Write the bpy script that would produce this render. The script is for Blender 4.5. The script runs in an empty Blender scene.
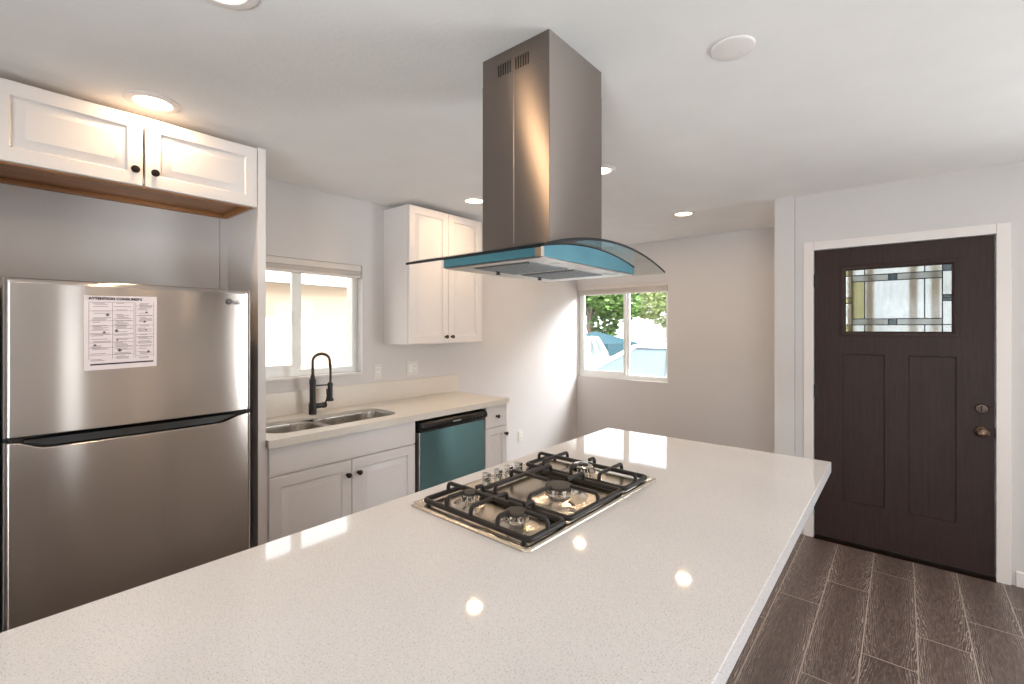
import bpy, bmesh, math, random
from mathutils import Vector, Matrix

random.seed(7)
SC = bpy.context.scene
COL = SC.collection
PI = math.pi

# ------------------------------------------------------------------ camera
YAW = math.radians(40.0)
CAM_H = 1.485
cam_d = bpy.data.cameras.new('camera')
cam = bpy.data.objects.new('camera', cam_d)
COL.objects.link(cam)
cam.location = (0, 0, CAM_H)
cam.rotation_euler = (PI / 2, 0, YAW - PI / 2)
cam_d.sensor_width = 36
cam_d.lens = 466 / 1024 * 36
cam_d.shift_y = (328 - 342) / 1024
cam_d.clip_start = 0.02
cam_d.clip_end = 200
SC.camera = cam

# ------------------------------------------------------------------ world, sun, added fill lamps, exposure
SC.view_settings.view_transform = 'Standard'
SC.view_settings.look = 'None'
SC.view_settings.gamma = 1.0
SC.view_settings.use_curve_mapping = False
SC.view_settings.exposure = 0.42
SC.cycles.use_denoising = True
SC.cycles.max_bounces = 14
SC.cycles.diffuse_bounces = 8
SC.cycles.glossy_bounces = 6
SC.cycles.transmission_bounces = 10
SC.cycles.transparent_max_bounces = 16
SC.cycles.caustics_reflective = False
SC.cycles.caustics_refractive = False
SC.cycles.sample_clamp_indirect = 6.0

WORLD_STRENGTH = 3.0
SUN_STRENGTH = 8.0
PATIO_POWER = 100
ENTRY_POWER = 78
NOOK_POWER = 260
LAMP_POWER = 3.0

w = bpy.data.worlds.new('world')
SC.world = w
w.use_nodes = True
bg = w.node_tree.nodes['Background']
bg.inputs[0].default_value = (0.91, 0.955, 1.0, 1)
bg.inputs[1].default_value = WORLD_STRENGTH


def light(name, kind, loc, target=None, energy=10, color=(1, 1, 1), size=1.0, size_y=None, shape=None, parent=None, spread=None):
    d = bpy.data.lights.new(name, kind)
    d.energy = energy
    d.color = color
    if kind == 'AREA':
        d.shape = shape or 'RECTANGLE'
        d.size = size
        if size_y:
            d.size_y = size_y
        if spread:
            d.spread = spread
    o = bpy.data.objects.new(name, d)
    COL.objects.link(o)
    o.location = loc
    if target is not None:
        v = Vector(target) - Vector(loc)
        o.rotation_euler = v.to_track_quat('-Z', 'Y').to_euler()
    if parent:
        o.parent = parent
        o.location = Vector(loc) - Vector(parent.location)
    return o


sun = light('sun', 'SUN', (0, -5, 9), energy=SUN_STRENGTH, color=(1, 0.96, 0.9))
sun.data.angle = math.radians(0.6)
sun.rotation_euler = (Vector((0, 0, 0)) - Vector((-0.30, -0.62, 0.80))).to_track_quat('-Z', 'Y').to_euler()
# fill lamp added outside an unseen patio door on the left, aimed at the ceiling
light('patio_fill_lamp', 'AREA', (-3.40, -1.2, 0.35), (-1.5, -0.7, 2.44), PATIO_POWER, (0.93, 0.97, 1.0), 2.8, 1.2, spread=math.radians(110))
# fill lamp outside an added glass door, behind the camera to the right
light('side_door_fill_lamp', 'AREA', (4.35, -2.3, 0.9), (1.2, 1.6, 1.6), ENTRY_POWER, (0.93, 0.97, 1.0), 2.0, 1.6, spread=math.radians(150))
# fill lamp added outside, above the nook window, to brighten the kitchen wall
light('nook_fill_lamp', 'AREA', (6.3, 1.7, 2.95), (4.4, 2.95, 0.9), NOOK_POWER, (0.97, 0.98, 1.0), 1.2, 1.2)


# ------------------------------------------------------------------ materials
def s2l(c):
    return tuple(((v / 255) / 12.92 if v / 255 <= 0.04045 else ((v / 255 + 0.055) / 1.055) ** 2.4) for v in c)


class NT:
    def __init__(self, name):
        self.m = bpy.data.materials.new(name)
        self.m.use_nodes = True
        self.t = self.m.node_tree
        self.n = self.t.nodes
        self.b = self.n['Principled BSDF']
        self.out = self.n['Material Output']

    def node(self, typ, **kw):
        x = self.n.new(typ)
        for k, v in kw.items():
            setattr(x, k, v)
        return x

    def link(self, a, b):
        self.t.links.new(a, b)

    def coord(self, scale=(1, 1, 1), obj=True):
        tc = self.node('ShaderNodeTexCoord')
        mp = self.node('ShaderNodeMapping')
        mp.inputs['Scale'].default_value = scale
        self.link(tc.outputs['Object'], mp.inputs['Vector'])
        return mp.outputs['Vector']

    def noise(self, vec, scale, detail=3, rough=0.55, dist=0.0):
        x = self.node('ShaderNodeTexNoise')
        x.inputs['Scale'].default_value = scale
        x.inputs['Detail'].default_value = detail
        x.inputs['Roughness'].default_value = rough
        x.inputs['Distortion'].default_value = dist
        self.link(vec, x.inputs['Vector'])
        return x

    def ramp(self, fac, stops):
        x = self.node('ShaderNodeValToRGB')
        e = x.color_ramp.elements
        while len(e) < len(stops):
            e.new(0.5)
        for el, (p, c) in zip(e, stops):
            el.position = p
            el.color = (*c, 1)
        self.link(fac, x.inputs['Fac'])
        return x.outputs['Color']

    def bump(self, h, strength, dist=0.002):
        x = self.node('ShaderNodeBump')
        x.inputs['Strength'].default_value = strength
        x.inputs['Distance'].default_value = dist
        self.link(h, x.inputs['Height'])
        self.link(x.outputs['Normal'], self.b.inputs['Normal'])
        return x

    def math(self, op, a, b=None):
        x = self.node('ShaderNodeMath', operation=op)
        for i, v in enumerate((a, b)):
            if v is None:
                continue
            if isinstance(v, (int, float)):
                x.inputs[i].default_value = v
            else:
                self.link(v, x.inputs[i])
        return x.outputs[0]


def mul(c, k):
    return tuple(min(1, v * k) for v in c)


def paint(name, c, rough=0.5, var=0.04, nscale=6, bump=0.0, bscale=120, metal=0.0, coat=0.0, scale=(1, 1, 1), spec=0.5, bdist=0.002):
    t = NT(name)
    v = t.coord(scale)
    n = t.noise(v, nscale)
    t.link(t.ramp(n.outputs['Fac'], [(0.3, mul(c, 1 - var)), (0.7, mul(c, 1 + var))]), t.b.inputs['Base Color'])
    t.b.inputs['Roughness'].default_value = rough
    t.b.inputs['Metallic'].default_value = metal
    t.b.inputs['Specular IOR Level'].default_value = spec
    t.b.inputs['Coat Weight'].default_value = coat
    t.b.inputs['Coat Roughness'].default_value = 0.05
    if bump:
        nb = t.noise(v, bscale, 2)
        t.bump(nb.outputs['Fac'], bump, bdist)
    return t.m


def brushed(name, c, rough=0.3, scale=(2, 2, 400), aniso=0.0, rot=0.0, bump=0.02, coat=0.0, tangent='Z', var=1.0):
    t = NT(name)
    v = t.coord(scale)
    n = t.noise(v, 3.0, 2)
    t.link(t.ramp(n.outputs['Fac'], [(0.3, mul(c, 1 - 0.07 * var)), (0.7, mul(c, 1 + 0.05 * var))]), t.b.inputs['Base Color'])
    t.b.inputs['Metallic'].default_value = 1.0
    r = t.node('ShaderNodeMapRange')
    r.inputs['To Min'].default_value = rough * (1 - 0.1 * var)
    r.inputs['To Max'].default_value = rough * (1 + 0.1 * var)
    t.link(n.outputs['Fac'], r.inputs['Value'])
    t.link(r.outputs['Result'], t.b.inputs['Roughness'])
    t.b.inputs['Anisotropic'].default_value = aniso
    t.b.inputs['Anisotropic Rotation'].default_value = rot
    if aniso:
        tg = t.node('ShaderNodeTangent', direction_type='RADIAL', axis=tangent)
        t.link(tg.outputs['Tangent'], t.b.inputs['Tangent'])
    if bump:
        t.bump(n.outputs['Fac'], bump, 0.0005)
    t.b.inputs['Coat Weight'].default_value = coat
    t.b.inputs['Coat Roughness'].default_value = 0.08
    return t.m


def glass(name, tint=(0.97, 0.98, 0.98), gloss=0.05, rough=0.0):
    t = NT(name)
    v = t.coord()
    n = t.noise(v, 2.0, 1)
    tr = t.node('ShaderNodeBsdfTransparent')
    t.link(t.ramp(n.outputs['Fac'], [(0.3, mul(tint, 0.99)), (0.7, tint)]), tr.inputs['Color'])
    gl = t.node('ShaderNodeBsdfGlossy')
    gl.inputs['Roughness'].default_value = rough
    lw = t.node('ShaderNodeLayerWeight')
    lw.inputs['Blend'].default_value = 0.5
    k = t.math('ADD', t.math('MULTIPLY', t.math('POWER', lw.outputs['Facing'], 4.0), 0.55), gloss)
    mx = t.node('ShaderNodeMixShader')
    t.link(k, mx.inputs['Fac'])
    t.link(tr.outputs[0], mx.inputs[1])
    t.link(gl.outputs[0], mx.inputs[2])
    t.link(mx.outputs[0], t.out.inputs['Surface'])
    return t.m


def emit(name, c, strength):
    t = NT(name)
    v = t.coord()
    n = t.noise(v, 3.0, 1)
    t.link(t.ramp(n.outputs['Fac'], [(0.3, mul(c, 0.97)), (0.7, c)]), t.b.inputs['Emission Color'])
    t.b.inputs['Emission Strength'].default_value = strength
    t.b.inputs['Base Color'].default_value = (*c, 1)
    return t.m


def quartz(name, base, dark, light_c, rough=0.07, spec=0.5):
    t = NT(name)
    v = t.coord()
    n1 = t.noise(v, 330, 2, 0.6)
    n2 = t.noise(v, 150, 2, 0.6)
    big = t.noise(v, 3.0, 2)
    c0 = t.ramp(big.outputs['Fac'], [(0.3, mul(base, 0.97)), (0.7, mul(base, 1.02))])
    f1 = t.ramp(n1.outputs['Fac'], [(0.33, (0.8, 0.8, 0.8)), (0.43, (0, 0, 0))])
    f2 = t.ramp(n2.outputs['Fac'], [(0.63, (0, 0, 0)), (0.70, (1, 1, 1))])
    m1 = t.node('ShaderNodeMix', data_type='RGBA')
    m1.inputs['B'].default_value = (*dark, 1)
    t.link(f1, m1.inputs['Factor'])
    t.link(c0, m1.inputs['A'])
    m2 = t.node('ShaderNodeMix', data_type='RGBA')
    m2.inputs['B'].default_value = (*light_c, 1)
    t.link(f2, m2.inputs['Factor'])
    t.link(m1.outputs['Result'], m2.inputs['A'])
    t.link(m2.outputs['Result'], t.b.inputs['Base Color'])
    t.b.inputs['Roughness'].default_value = rough
    t.b.inputs['Specular IOR Level'].default_value = spec
    return t.m


def plank_floor(name):
    t = NT(name)
    tc = t.node('ShaderNodeTexCoord')
    sp = t.node('ShaderNodeSeparateXYZ')
    t.link(tc.outputs['Object'], sp.inputs[0])
    X, Y = sp.outputs['X'], sp.outputs['Y']
    W, L = 0.1965, 0.945
    ry = t.math('DIVIDE', t.math('SUBTRACT', Y, -0.2475), W)
    row = t.math('FLOOR', ry)
    fy = t.math('FRACT', ry)
    off = t.math('MULTIPLY', row, L / 3.0)
    rx = t.math('DIVIDE', t.math('ADD', t.math('SUBTRACT', X, 2.975 - L), off), L)
    ix = t.math('FLOOR', rx)
    fx = t.math('FRACT', rx)
    # distance to joints in metres
    dy = t.math('MULTIPLY', t.math('MINIMUM', fy, t.math('SUBTRACT', 1, fy)), W)
    dx = t.math('MULTIPLY', t.math('MINIMUM', fx, t.math('SUBTRACT', 1, fx)), L)
    dj = t.math('MINIMUM', dx, dy)
    joint = t.math('LESS_THAN', dj, 0.0026)
    cmb = t.node('ShaderNodeCombineXYZ')
    t.link(ix, cmb.inputs[0])
    t.link(row, cmb.inputs[1])
    wn = t.node('ShaderNodeTexWhiteNoise', noise_dimensions='2D')
    t.link(cmb.outputs[0], wn.inputs['Vector'])
    # grain coordinates, shifted per plank
    g = t.node('ShaderNodeCombineXYZ')
    t.link(t.math('ADD', t.math('MULTIPLY', X, 1.0), t.math('MULTIPLY', wn.outputs['Value'], 37.0)), g.inputs[0])
    t.link(t.math('ADD', t.math('MULTIPLY', Y, 9.0), t.math('MULTIPLY', wn.outputs['Value'], 91.0)), g.inputs[1])
    nf = t.noise(g.outputs[0], 9.0, 6, 0.7, 0.4)
    fine = t.node('ShaderNodeCombineXYZ')
    t.link(t.math('MULTIPLY', X, 8.0), fine.inputs[0])
    t.link(t.math('MULTIPLY', Y, 160.0), fine.inputs[1])
    nfine = t.noise(fine.outputs[0], 2.0, 3, 0.6)
    wv = t.node('ShaderNodeTexWave', wave_type='RINGS', rings_direction='Z')
    gw = t.node('ShaderNodeCombineXYZ')
    t.link(t.math('ADD', t.math('MULTIPLY', t.math('SUBTRACT', fx, wn.outputs['Value']), 0.5), 0.0), gw.inputs[0])
    t.link(t.math('SUBTRACT', fy, 0.5), gw.inputs[1])
    t.link(gw.outputs[0], wv.inputs['Vector'])
    wv.inputs['Scale'].default_value = 9.0
    wv.inputs['Distortion'].default_value = 9.0
    wv.inputs['Detail'].default_value = 3.0
    wv.inputs['Detail Scale'].default_value = 1.6
    rings = t.ramp(wv.outputs['Fac'], [(0.80, (0, 0, 0)), (0.97, (1, 1, 1))])
    edge = t.ramp(fy, [(0.0, (1, 1, 1)), (0.30, (0.12, 0.12, 0.12)), (0.70, (0.12, 0.12, 0.12)), (1.0, (1, 1, 1))])
    cer = t.math('MULTIPLY', t.math('MULTIPLY', rings, edge), 0.85)
    c = t.ramp(nf.outputs['Fac'], [(0.25, s2l((64, 53, 50))), (0.5, s2l((88, 75, 70))), (0.8, s2l((116, 102, 96)))])
    mxf = t.node('ShaderNodeMix', data_type='RGBA')
    mxf.inputs['B'].default_value = (*s2l((150, 138, 131)), 1)
    t.link(t.math('MULTIPLY', t.ramp(nfine.outputs['Fac'], [(0.56, (0, 0, 0)), (0.72, (1, 1, 1))]), 0.55), mxf.inputs['Factor'])
    t.link(c, mxf.inputs['A'])
    mxr = t.node('ShaderNodeMix', data_type='RGBA')
    mxr.inputs['B'].default_value = (*s2l((182, 172, 163)), 1)
    t.link(cer, mxr.inputs['Factor'])
    t.link(mxf.outputs['Result'], mxr.inputs['A'])
    hv = t.node('ShaderNodeHueSaturation')
    t.link(t.math('ADD', t.math('MULTIPLY', wn.outputs['Value'], 0.3), 0.85), hv.inputs['Value'])
    t.link(mxr.outputs['Result'], hv.inputs['Color'])
    mxj = t.node('ShaderNodeMix', data_type='RGBA')
    mxj.inputs['B'].default_value = (*s2l((166, 154, 143)), 1)
    t.link(joint, mxj.inputs['Factor'])
    t.link(hv.outputs['Color'], mxj.inputs['A'])
    t.link(mxj.outputs['Result'], t.b.inputs['Base Color'])
    t.b.inputs['Roughness'].default_value = 0.42
    t.bump(t.math('SUBTRACT', t.math('MULTIPLY', nfine.outputs['Fac'], 0.3), t.math('MULTIPLY', joint, 1.0)), 0.25, 0.0015)
    return t.m


def wood(name, a, b, axis='Z', rough=0.45, scale=1.0, spec=0.5):
    t = NT(name)
    sc = {'Z': (22, 22, 1.6), 'X': (1.6, 22, 22), 'Y': (22, 1.6, 22)}[axis]
    v = t.coord(tuple(s * scale for s in sc))
    n = t.noise(v, 3.0, 5, 0.65, 0.3)
    t.link(t.ramp(n.outputs['Fac'], [(0.3, a), (0.7, b)]), t.b.inputs['Base Color'])
    t.b.inputs['Roughness'].default_value = rough
    t.b.inputs['Specular IOR Level'].default_value = spec
    t.bump(n.outputs['Fac'], 0.15, 0.0008)
    return t.m


def film(name, a, b, rough=0.25):
    t = NT(name)
    v = t.coord((1, 1, 1))
    n = t.noise(v, 4.0, 2)
    t.link(t.ramp(n.outputs['Fac'], [(0.3, a), (0.7, b)]), t.b.inputs['Base Color'])
    t.b.inputs['Metallic'].default_value = 0.5
    t.b.inputs['Roughness'].default_value = rough
    t.b.inputs['Coat Weight'].default_value = 0.4
    t.b.inputs['Coat Roughness'].default_value = 0.1
    return t.m


M = {}
M['wall'] = paint('wall_paint', s2l((214, 211, 210)), 0.75, 0.012, 3, 0.12, 160, bdist=0.001)
M['ceil'] = paint('ceiling_paint', s2l((234, 232, 230)), 0.85, 0.02, 4, 0.3, 60, bdist=0.003)
M['cab'] = paint('cabinet_paint', s2l((226, 221, 219)), 0.38, 0.01, 5)
M['trim'] = paint('trim_paint', s2l((232, 226, 223)), 0.4, 0.01, 5)
M['vinyl'] = paint('white_vinyl', s2l((238, 240, 238)), 0.35, 0.01, 5)
M['quartz'] = quartz('island_quartz', s2l((229, 228, 229)), s2l((176, 173, 174)), s2l((238, 236, 235)), 0.045)
M['quartz2'] = quartz('kitchen_quartz', s2l((222, 215, 205)), s2l((198, 190, 179)), s2l((238, 232, 223)), 0.28)
M['floor'] = plank_floor('plank_tile')
M['wood'] = wood('raw_wood', s2l((136, 90, 54)), s2l((180, 128, 82)), 'X')
M['steel'] = brushed('fridge_steel', s2l((194, 185, 178)), 0.19, (1.5, 1.5, 300), 0.99, 0.25, 0.0, var=0.25)
M['hood'] = brushed('hood_steel', s2l((146, 136, 130)), 0.30, (1.5, 1.5, 400), 0.99, 0.25, 0.0, var=0.5)
M['hoodlight'] = brushed('hood_underside_steel', s2l((214, 212, 208)), 0.35, (2, 300, 2))
M['mesh'] = paint('filter_mesh', s2l((120, 122, 122)), 0.4, 0.3, 160, 0.8, 300, metal=0.9)
M['cooksteel'] = brushed('cooktop_steel', s2l((220, 210, 196)), 0.24, (300, 2, 2), bump=0.01)
M['chrome'] = brushed('polished_chrome', s2l((215, 210, 205)), 0.08, (20, 20, 20), bump=0)
M['sinksteel'] = brushed('sink_steel', s2l((196, 190, 182)), 0.28, (2, 200, 2), bump=0.02)
M['iron'] = paint('cast_iron', s2l((32, 27, 27)), 0.5, 0.1, 40, 0.2, 400)
M['burnercap'] = paint('enamel_cap', s2l((54, 48, 44)), 0.5, 0.06, 60, 0.1, 600)
M['black'] = paint('black_plastic', s2l((22, 21, 22)), 0.25, 0.08, 10)
M['blackmatte'] = paint('matte_black', s2l((30, 27, 26)), 0.38, 0.08, 20)
M['bronze'] = paint('dark_bronze', s2l((58, 46, 40)), 0.3, 0.1, 30, metal=0.8)
M['brass'] = paint('aged_nickel', s2l((112, 94, 80)), 0.28, 0.06, 30, metal=1.0)
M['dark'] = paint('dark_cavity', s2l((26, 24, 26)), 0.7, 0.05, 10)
M['fridgeside'] = paint('fridge_side_grey', s2l((58, 56, 60)), 0.5, 0.04, 30)
M['film'] = film('blue_film', s2l((72, 126, 142)), s2l((84, 140, 156)), 0.35)
M['teal'] = brushed('teal_film', s2l((158, 220, 232)), 0.24, (1.5, 1.5, 200), 0.95, 0.25, 0.0, var=0.2)
M['paper'] = paint('sheet_paper', s2l((226, 214, 214)), 0.6, 0.01, 10)
M['ink'] = paint('grey_ink', s2l((138, 122, 124)), 0.7, 0.05, 10)
M['inkdark'] = paint('dark_ink', s2l((58, 48, 50)), 0.7, 0.05, 10)
M['inkmid'] = paint('mid_ink', s2l((104, 90, 92)), 0.7, 0.05, 10)
M['plate'] = paint('outlet_plastic', s2l((226, 222, 216)), 0.35, 0.01, 10)
M['blind'] = paint('blind_slats', s2l((218, 211, 205)), 0.5, 0.03, 3, scale=(3, 3, 90))
M['doorbrown'] = wood('espresso_door', s2l((46, 32, 29)), s2l((60, 43, 40)), 'Z', 0.5, spec=0.25)
M['lead'] = paint('lead_came', s2l((38, 40, 42)), 0.4, 0.1, 30, metal=0.5)
M['glass'] = glass('window_glass', (0.97, 0.98, 0.98), 0.03)
M['hoodglass'] = glass('hood_glass', (0.90, 0.935, 0.925), 0.03)
M['glassedge'] = paint('glass_edge_dark', s2l((14, 22, 24)), 0.15, 0.1, 20)
M['lens'] = emit('lamp_diffuser', (1.0, 0.84, 0.62), 4.5)
M['lampoff'] = paint('lamp_lens_off', s2l((225, 225, 222)), 0.25, 0.01, 10)
M['silver'] = paint('silver_print', s2l((190, 190, 190)), 0.4, 0.03, 20, metal=0.3)


def artglass(name, tint, rough, wave=0.0, gloss=0.05):
    t = NT(name)
    v = t.coord((1, 1, 0.2))
    n = t.noise(v, 60, 2)
    bp = t.node('ShaderNodeBump')
    bp.inputs['Strength'].default_value = wave
    bp.inputs['Distance'].default_value = 0.003
    t.link(n.outputs['Fac'], bp.inputs['Height'])
    rf = t.node('ShaderNodeBsdfRefraction')
    rf.inputs['IOR'].default_value = 1.12
    rf.inputs['Roughness'].default_value = rough
    t.link(t.ramp(n.outputs['Fac'], [(0.3, mul(tint, 0.93)), (0.7, tint)]), rf.inputs['Color'])
    t.link(bp.outputs[0], rf.inputs['Normal'])
    gl = t.node('ShaderNodeBsdfGlossy')
    gl.inputs['Roughness'].default_value = 0.08
    mx = t.node('ShaderNodeMixShader')
    mx.inputs['Fac'].default_value = gloss
    t.link(rf.outputs[0], mx.inputs[1])
    t.link(gl.outputs[0], mx.inputs[2])
    t.link(mx.outputs[0], t.out.inputs['Surface'])
    return t.m


M['ag_clear'] = artglass('wavy_clear_glass', (0.90, 0.92, 0.92), 0.22, 0.25)
M['ag_ripple'] = artglass('rippled_glass', (0.60, 0.61, 0.59), 0.3, 1.0)
M['ag_yellow'] = artglass('amber_glass', (0.66, 0.64, 0.46), 0.25, 0.3)
M['ag_blue'] = artglass('slate_blue_glass', (0.22, 0.27, 0.29), 0.25, 0.3)
M['ag_pale'] = artglass('pale_glass', (0.86, 0.88, 0.86), 0.25, 0.4)


# ------------------------------------------------------------------ mesh building
class MB:
    def __init__(self):
        self.bm = bmesh.new()
        self.midx = 0

    def _setm(self, faces):
        for f in faces:
            f.material_index = self.midx

    def box(self, x0, x1, y0, y1, z0, z1, bev=0.0, seg=2):
        bm = self.bm
        vs = [bm.verts.new((x, y, z)) for x in (x0, x1) for y in (y0, y1) for z in (z0, z1)]
        idx = [(0, 1, 3, 2), (4, 6, 7, 5), (0, 4, 5, 1), (2, 3, 7, 6), (0, 2, 6, 4), (1, 5, 7, 3)]
        fs = [bm.faces.new([vs[i] for i in q]) for q in idx]
        self._setm(fs)
        if bev > 0:
            es = list({e for f in fs for e in f.edges})
            r = bmesh.ops.bevel(bm, geom=es, offset=bev, segments=seg, profile=0.5, affect='EDGES')
            self._setm(r['faces'])
        return self

    def loft(self, loops, closed=True, cap0=True, cap1=True):
        bm = self.bm
        rows = [[bm.verts.new(p) for p in lp] for lp in loops]
        n = len(rows[0])
        fs = []
        for a, b in zip(rows[:-1], rows[1:]):
            for i in range(n if closed else n - 1):
                j = (i + 1) % n
                fs.append(bm.faces.new((a[i], a[j], b[j], b[i])))
        if cap0:
            fs.append(bm.faces.new(list(reversed(rows[0]))))
        if cap1:
            fs.append(bm.faces.new(rows[-1]))
        self._setm(fs)
        return self

    def cyl(self, p0, p1, r0, r1=None, n=20):
        r1 = r0 if r1 is None else r1
        p0, p1 = Vector(p0), Vector(p1)
        q = (p1 - p0).to_track_quat('Z', 'Y')
        u, v = q @ Vector((1, 0, 0)), q @ Vector((0, 1, 0))
        loops = []
        for p, r in ((p0, r0), (p1, r1)):
            loops.append([p + u * (r * math.cos(2 * PI * i / n)) + v * (r * math.sin(2 * PI * i / n)) for i in range(n)])
        return self.loft(loops)

    def lathe(self, c, prof, axis=(0, 0, 1), n=28, caps=True):
        c = Vector(c)
        q = Vector(axis).to_track_quat('Z', 'Y')
        u, v, a = q @ Vector((1, 0, 0)), q @ Vector((0, 1, 0)), Vector(axis).normalized()
        loops = []
        for r, z in prof:
            r = max(r, 1e-5)
            loops.append([c + a * z + u * (r * math.cos(2 * PI * i / n)) + v * (r * math.sin(2 * PI * i / n)) for i in range(n)])
        return self.loft(loops, True, caps, caps)

    def tube(self, pts, r, n=10, closed=False, square=False):
        pts = [Vector(p) for p in pts]
        m = len(pts)
        loops = []
        up = None
        for i, p in enumerate(pts):
            if closed:
                t = pts[(i + 1) % m] - pts[i - 1]
            else:
                t = pts[min(i + 1, m - 1)] - pts[max(i - 1, 0)]
            t.normalize()
            if up is None:
                up = Vector((0, 0, 1)) if abs(t.z) < 0.9 else Vector((1, 0, 0))
            side = t.cross(up)
            if side.length < 1e-4:
                side = t.cross(Vector((0, 1, 0)))
            side.normalize()
            nrm = side.cross(t).normalized()
            up = nrm
            rr = r[i] if isinstance(r, (list, tuple)) else r
            lp = []
            for k in range(n):
                a = 2 * PI * (k + 0.5) / n
                lp.append(p + side * (rr * math.cos(a)) + nrm * (rr * math.sin(a)))
            loops.append(lp)
        if closed:
            loops.append(loops[0])
            self.loft(loops, True, False, False)
            bmesh.ops.remove_doubles(self.bm, verts=self.bm.verts[:], dist=1e-6)
            return self
        return self.loft(loops)

    def prism(self, poly, a0, a1, axis='Z'):
        def P(p, a):
            return {'Z': (p[0], p[1], a), 'Y': (p[0], a, p[1]), 'X': (a, p[0], p[1])}[axis]
        return self.loft([[P(p, a0) for p in poly], [P(p, a1) for p in poly]])

    def wallbox(self, rect, holes, t0, t1, axis):
        """wall slab in the plane (u, z) with rectangular holes; rect/holes = (u0,u1,z0,z1)"""
        us = sorted({rect[0], rect[1], *[h[0] for h in holes], *[h[1] for h in holes]})
        zs = sorted({rect[2], rect[3], *[h[2] for h in holes], *[h[3] for h in holes]})
        for i in range(len(us) - 1):
            for j in range(len(zs) - 1):
                cu, cz = (us[i] + us[i + 1]) / 2, (zs[j] + zs[j + 1]) / 2
                if any(h[0] < cu < h[1] and h[2] < cz < h[3] for h in holes):
                    continue
                if axis == 'Y':
                    self.box(us[i], us[i + 1], t0, t1, zs[j], zs[j + 1])
                else:
                    self.box(t0, t1, us[i], us[i + 1], zs[j], zs[j + 1])
        bm = self.bm
        bmesh.ops.remove_doubles(bm, verts=bm.verts[:], dist=1e-5)
        bm.verts.index_update()
        seen = {}
        for f in bm.faces[:]:
            k = tuple(sorted(v.index for v in f.verts))
            seen.setdefault(k, []).append(f)
        dead = [f for fs in seen.values() if len(fs) > 1 for f in fs]
        bmesh.ops.delete(bm, geom=dead, context='FACES')
        return self

    def build(self, name, mats, parent=None, smooth=True, angle=38, base=None):
        bm = self.bm
        bmesh.ops.recalc_face_normals(bm, faces=bm.faces[:])
        off = Vector((0, 0, 0))
        if parent is not None:
            off = Vector(parent['_base'])
        elif base is not None:
            off = Vector(base)
        for v in bm.verts:
            v.co -= off
        me = bpy.data.meshes.new(name)
        bm.to_mesh(me)
        bm.free()
        for m in (mats if isinstance(mats, (list, tuple)) else [mats]):
            me.materials.append(m)
        if smooth:
            me.polygons.foreach_set('use_smooth', [True] * len(me.polygons))
            me.set_sharp_from_angle(angle=math.radians(angle))
        o = bpy.data.objects.new(name, me)
        COL.objects.link(o)
        if parent is not None:
            o.parent = parent
        else:
            o.location = off
        if smooth:
            wn = o.modifiers.new('weighted_normal', 'WEIGHTED_NORMAL')
            wn.keep_sharp = True
            wn.weight = 100
        o['_base'] = tuple(off)
        return o


def thing(name, loc, label=None, cat=None, group=None, kind=None):
    o = bpy.data.objects.new(name, None)
    o.empty_display_size = 0.05
    COL.objects.link(o)
    o.location = loc
    o['_base'] = tuple(loc)
    return tag(o, label, cat, group, kind)


def tag(o, label=None, cat=None, group=None, kind=None):
    for k, v in (('label', label), ('category', cat), ('group', group), ('kind', kind)):
        if v:
            o[k] = v
    return o


def text_mesh(s, size, extrude, mtx, name, mat, parent, bold=0.0):
    cu = bpy.data.curves.new(name, 'FONT')
    cu.body = s
    cu.size = size
    cu.extrude = extrude
    cu.offset = bold
    tmp = bpy.data.objects.new('tmp_text', cu)
    COL.objects.link(tmp)
    dg = bpy.context.evaluated_depsgraph_get()
    me = bpy.data.meshes.new_from_object(tmp.evaluated_get(dg))
    bpy.data.objects.remove(tmp)
    me.transform(Matrix.Translation(-Vector(parent['_base'])) @ mtx)
    me.materials.clear()
    me.materials.append(mat)
    o = bpy.data.objects.new(name, me)
    COL.objects.link(o)
    o.parent = parent
    o['_base'] = parent['_base']
    return o


def face_y(x, y, z, tilt=0):
    """text frame on a face looking towards -Y"""
    return Matrix.Translation((x, y, z)) @ Matrix.Rotation(PI / 2, 4, 'X') @ Matrix.Rotation(tilt, 4, 'Z')


# raised-panel front, looking towards -Y
def panel_front(x0, x1, z0, z1, yb, yf, frame=0.055):
    t = yb - yf
    prof = [(0.0, 0.0), (0.0, t - 0.003), (0.003, t), (frame, t), (frame + 0.006, t - 0.011), (frame + 0.013, t - 0.0125),
            (frame + 0.040, t - 0.002), (frame + 0.042, t - 0.001)]
    mb = MB()
    loops = []
    for ins, d in prof:
        y = yb - d
        loops.append([(x0 + ins, y, z0 + ins), (x1 - ins, y, z0 + ins), (x1 - ins, y, z1 - ins), (x0 + ins, y, z1 - ins)])
    mb.loft(loops)
    return mb


def slab_front(x0, x1, z0, z1, yb, yf):
    return MB().box(x0, x1, yf, yb, z0, z1, 0.003, 2)


def knob_y(x, y, z, parent):
    mb = MB()
    mb.lathe((x, y, z), [(0.009, 0), (0.007, 0.003), (0.0055, 0.012), (0.012, 0.017), (0.0155, 0.022), (0.0145, 0.027), (0.008, 0.0295), (0.0, 0.030)], (0, -1, 0), 20)
    return mb.build('knob', M['bronze'], parent)


# ------------------------------------------------------------------ the room
YW = 3.10       # kitchen wall
XW = 4.95       # window wall of the nook
XD = 3.925      # entry wall
CEIL = 2.44
X0, Y0 = -3.0, -3.6

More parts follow.
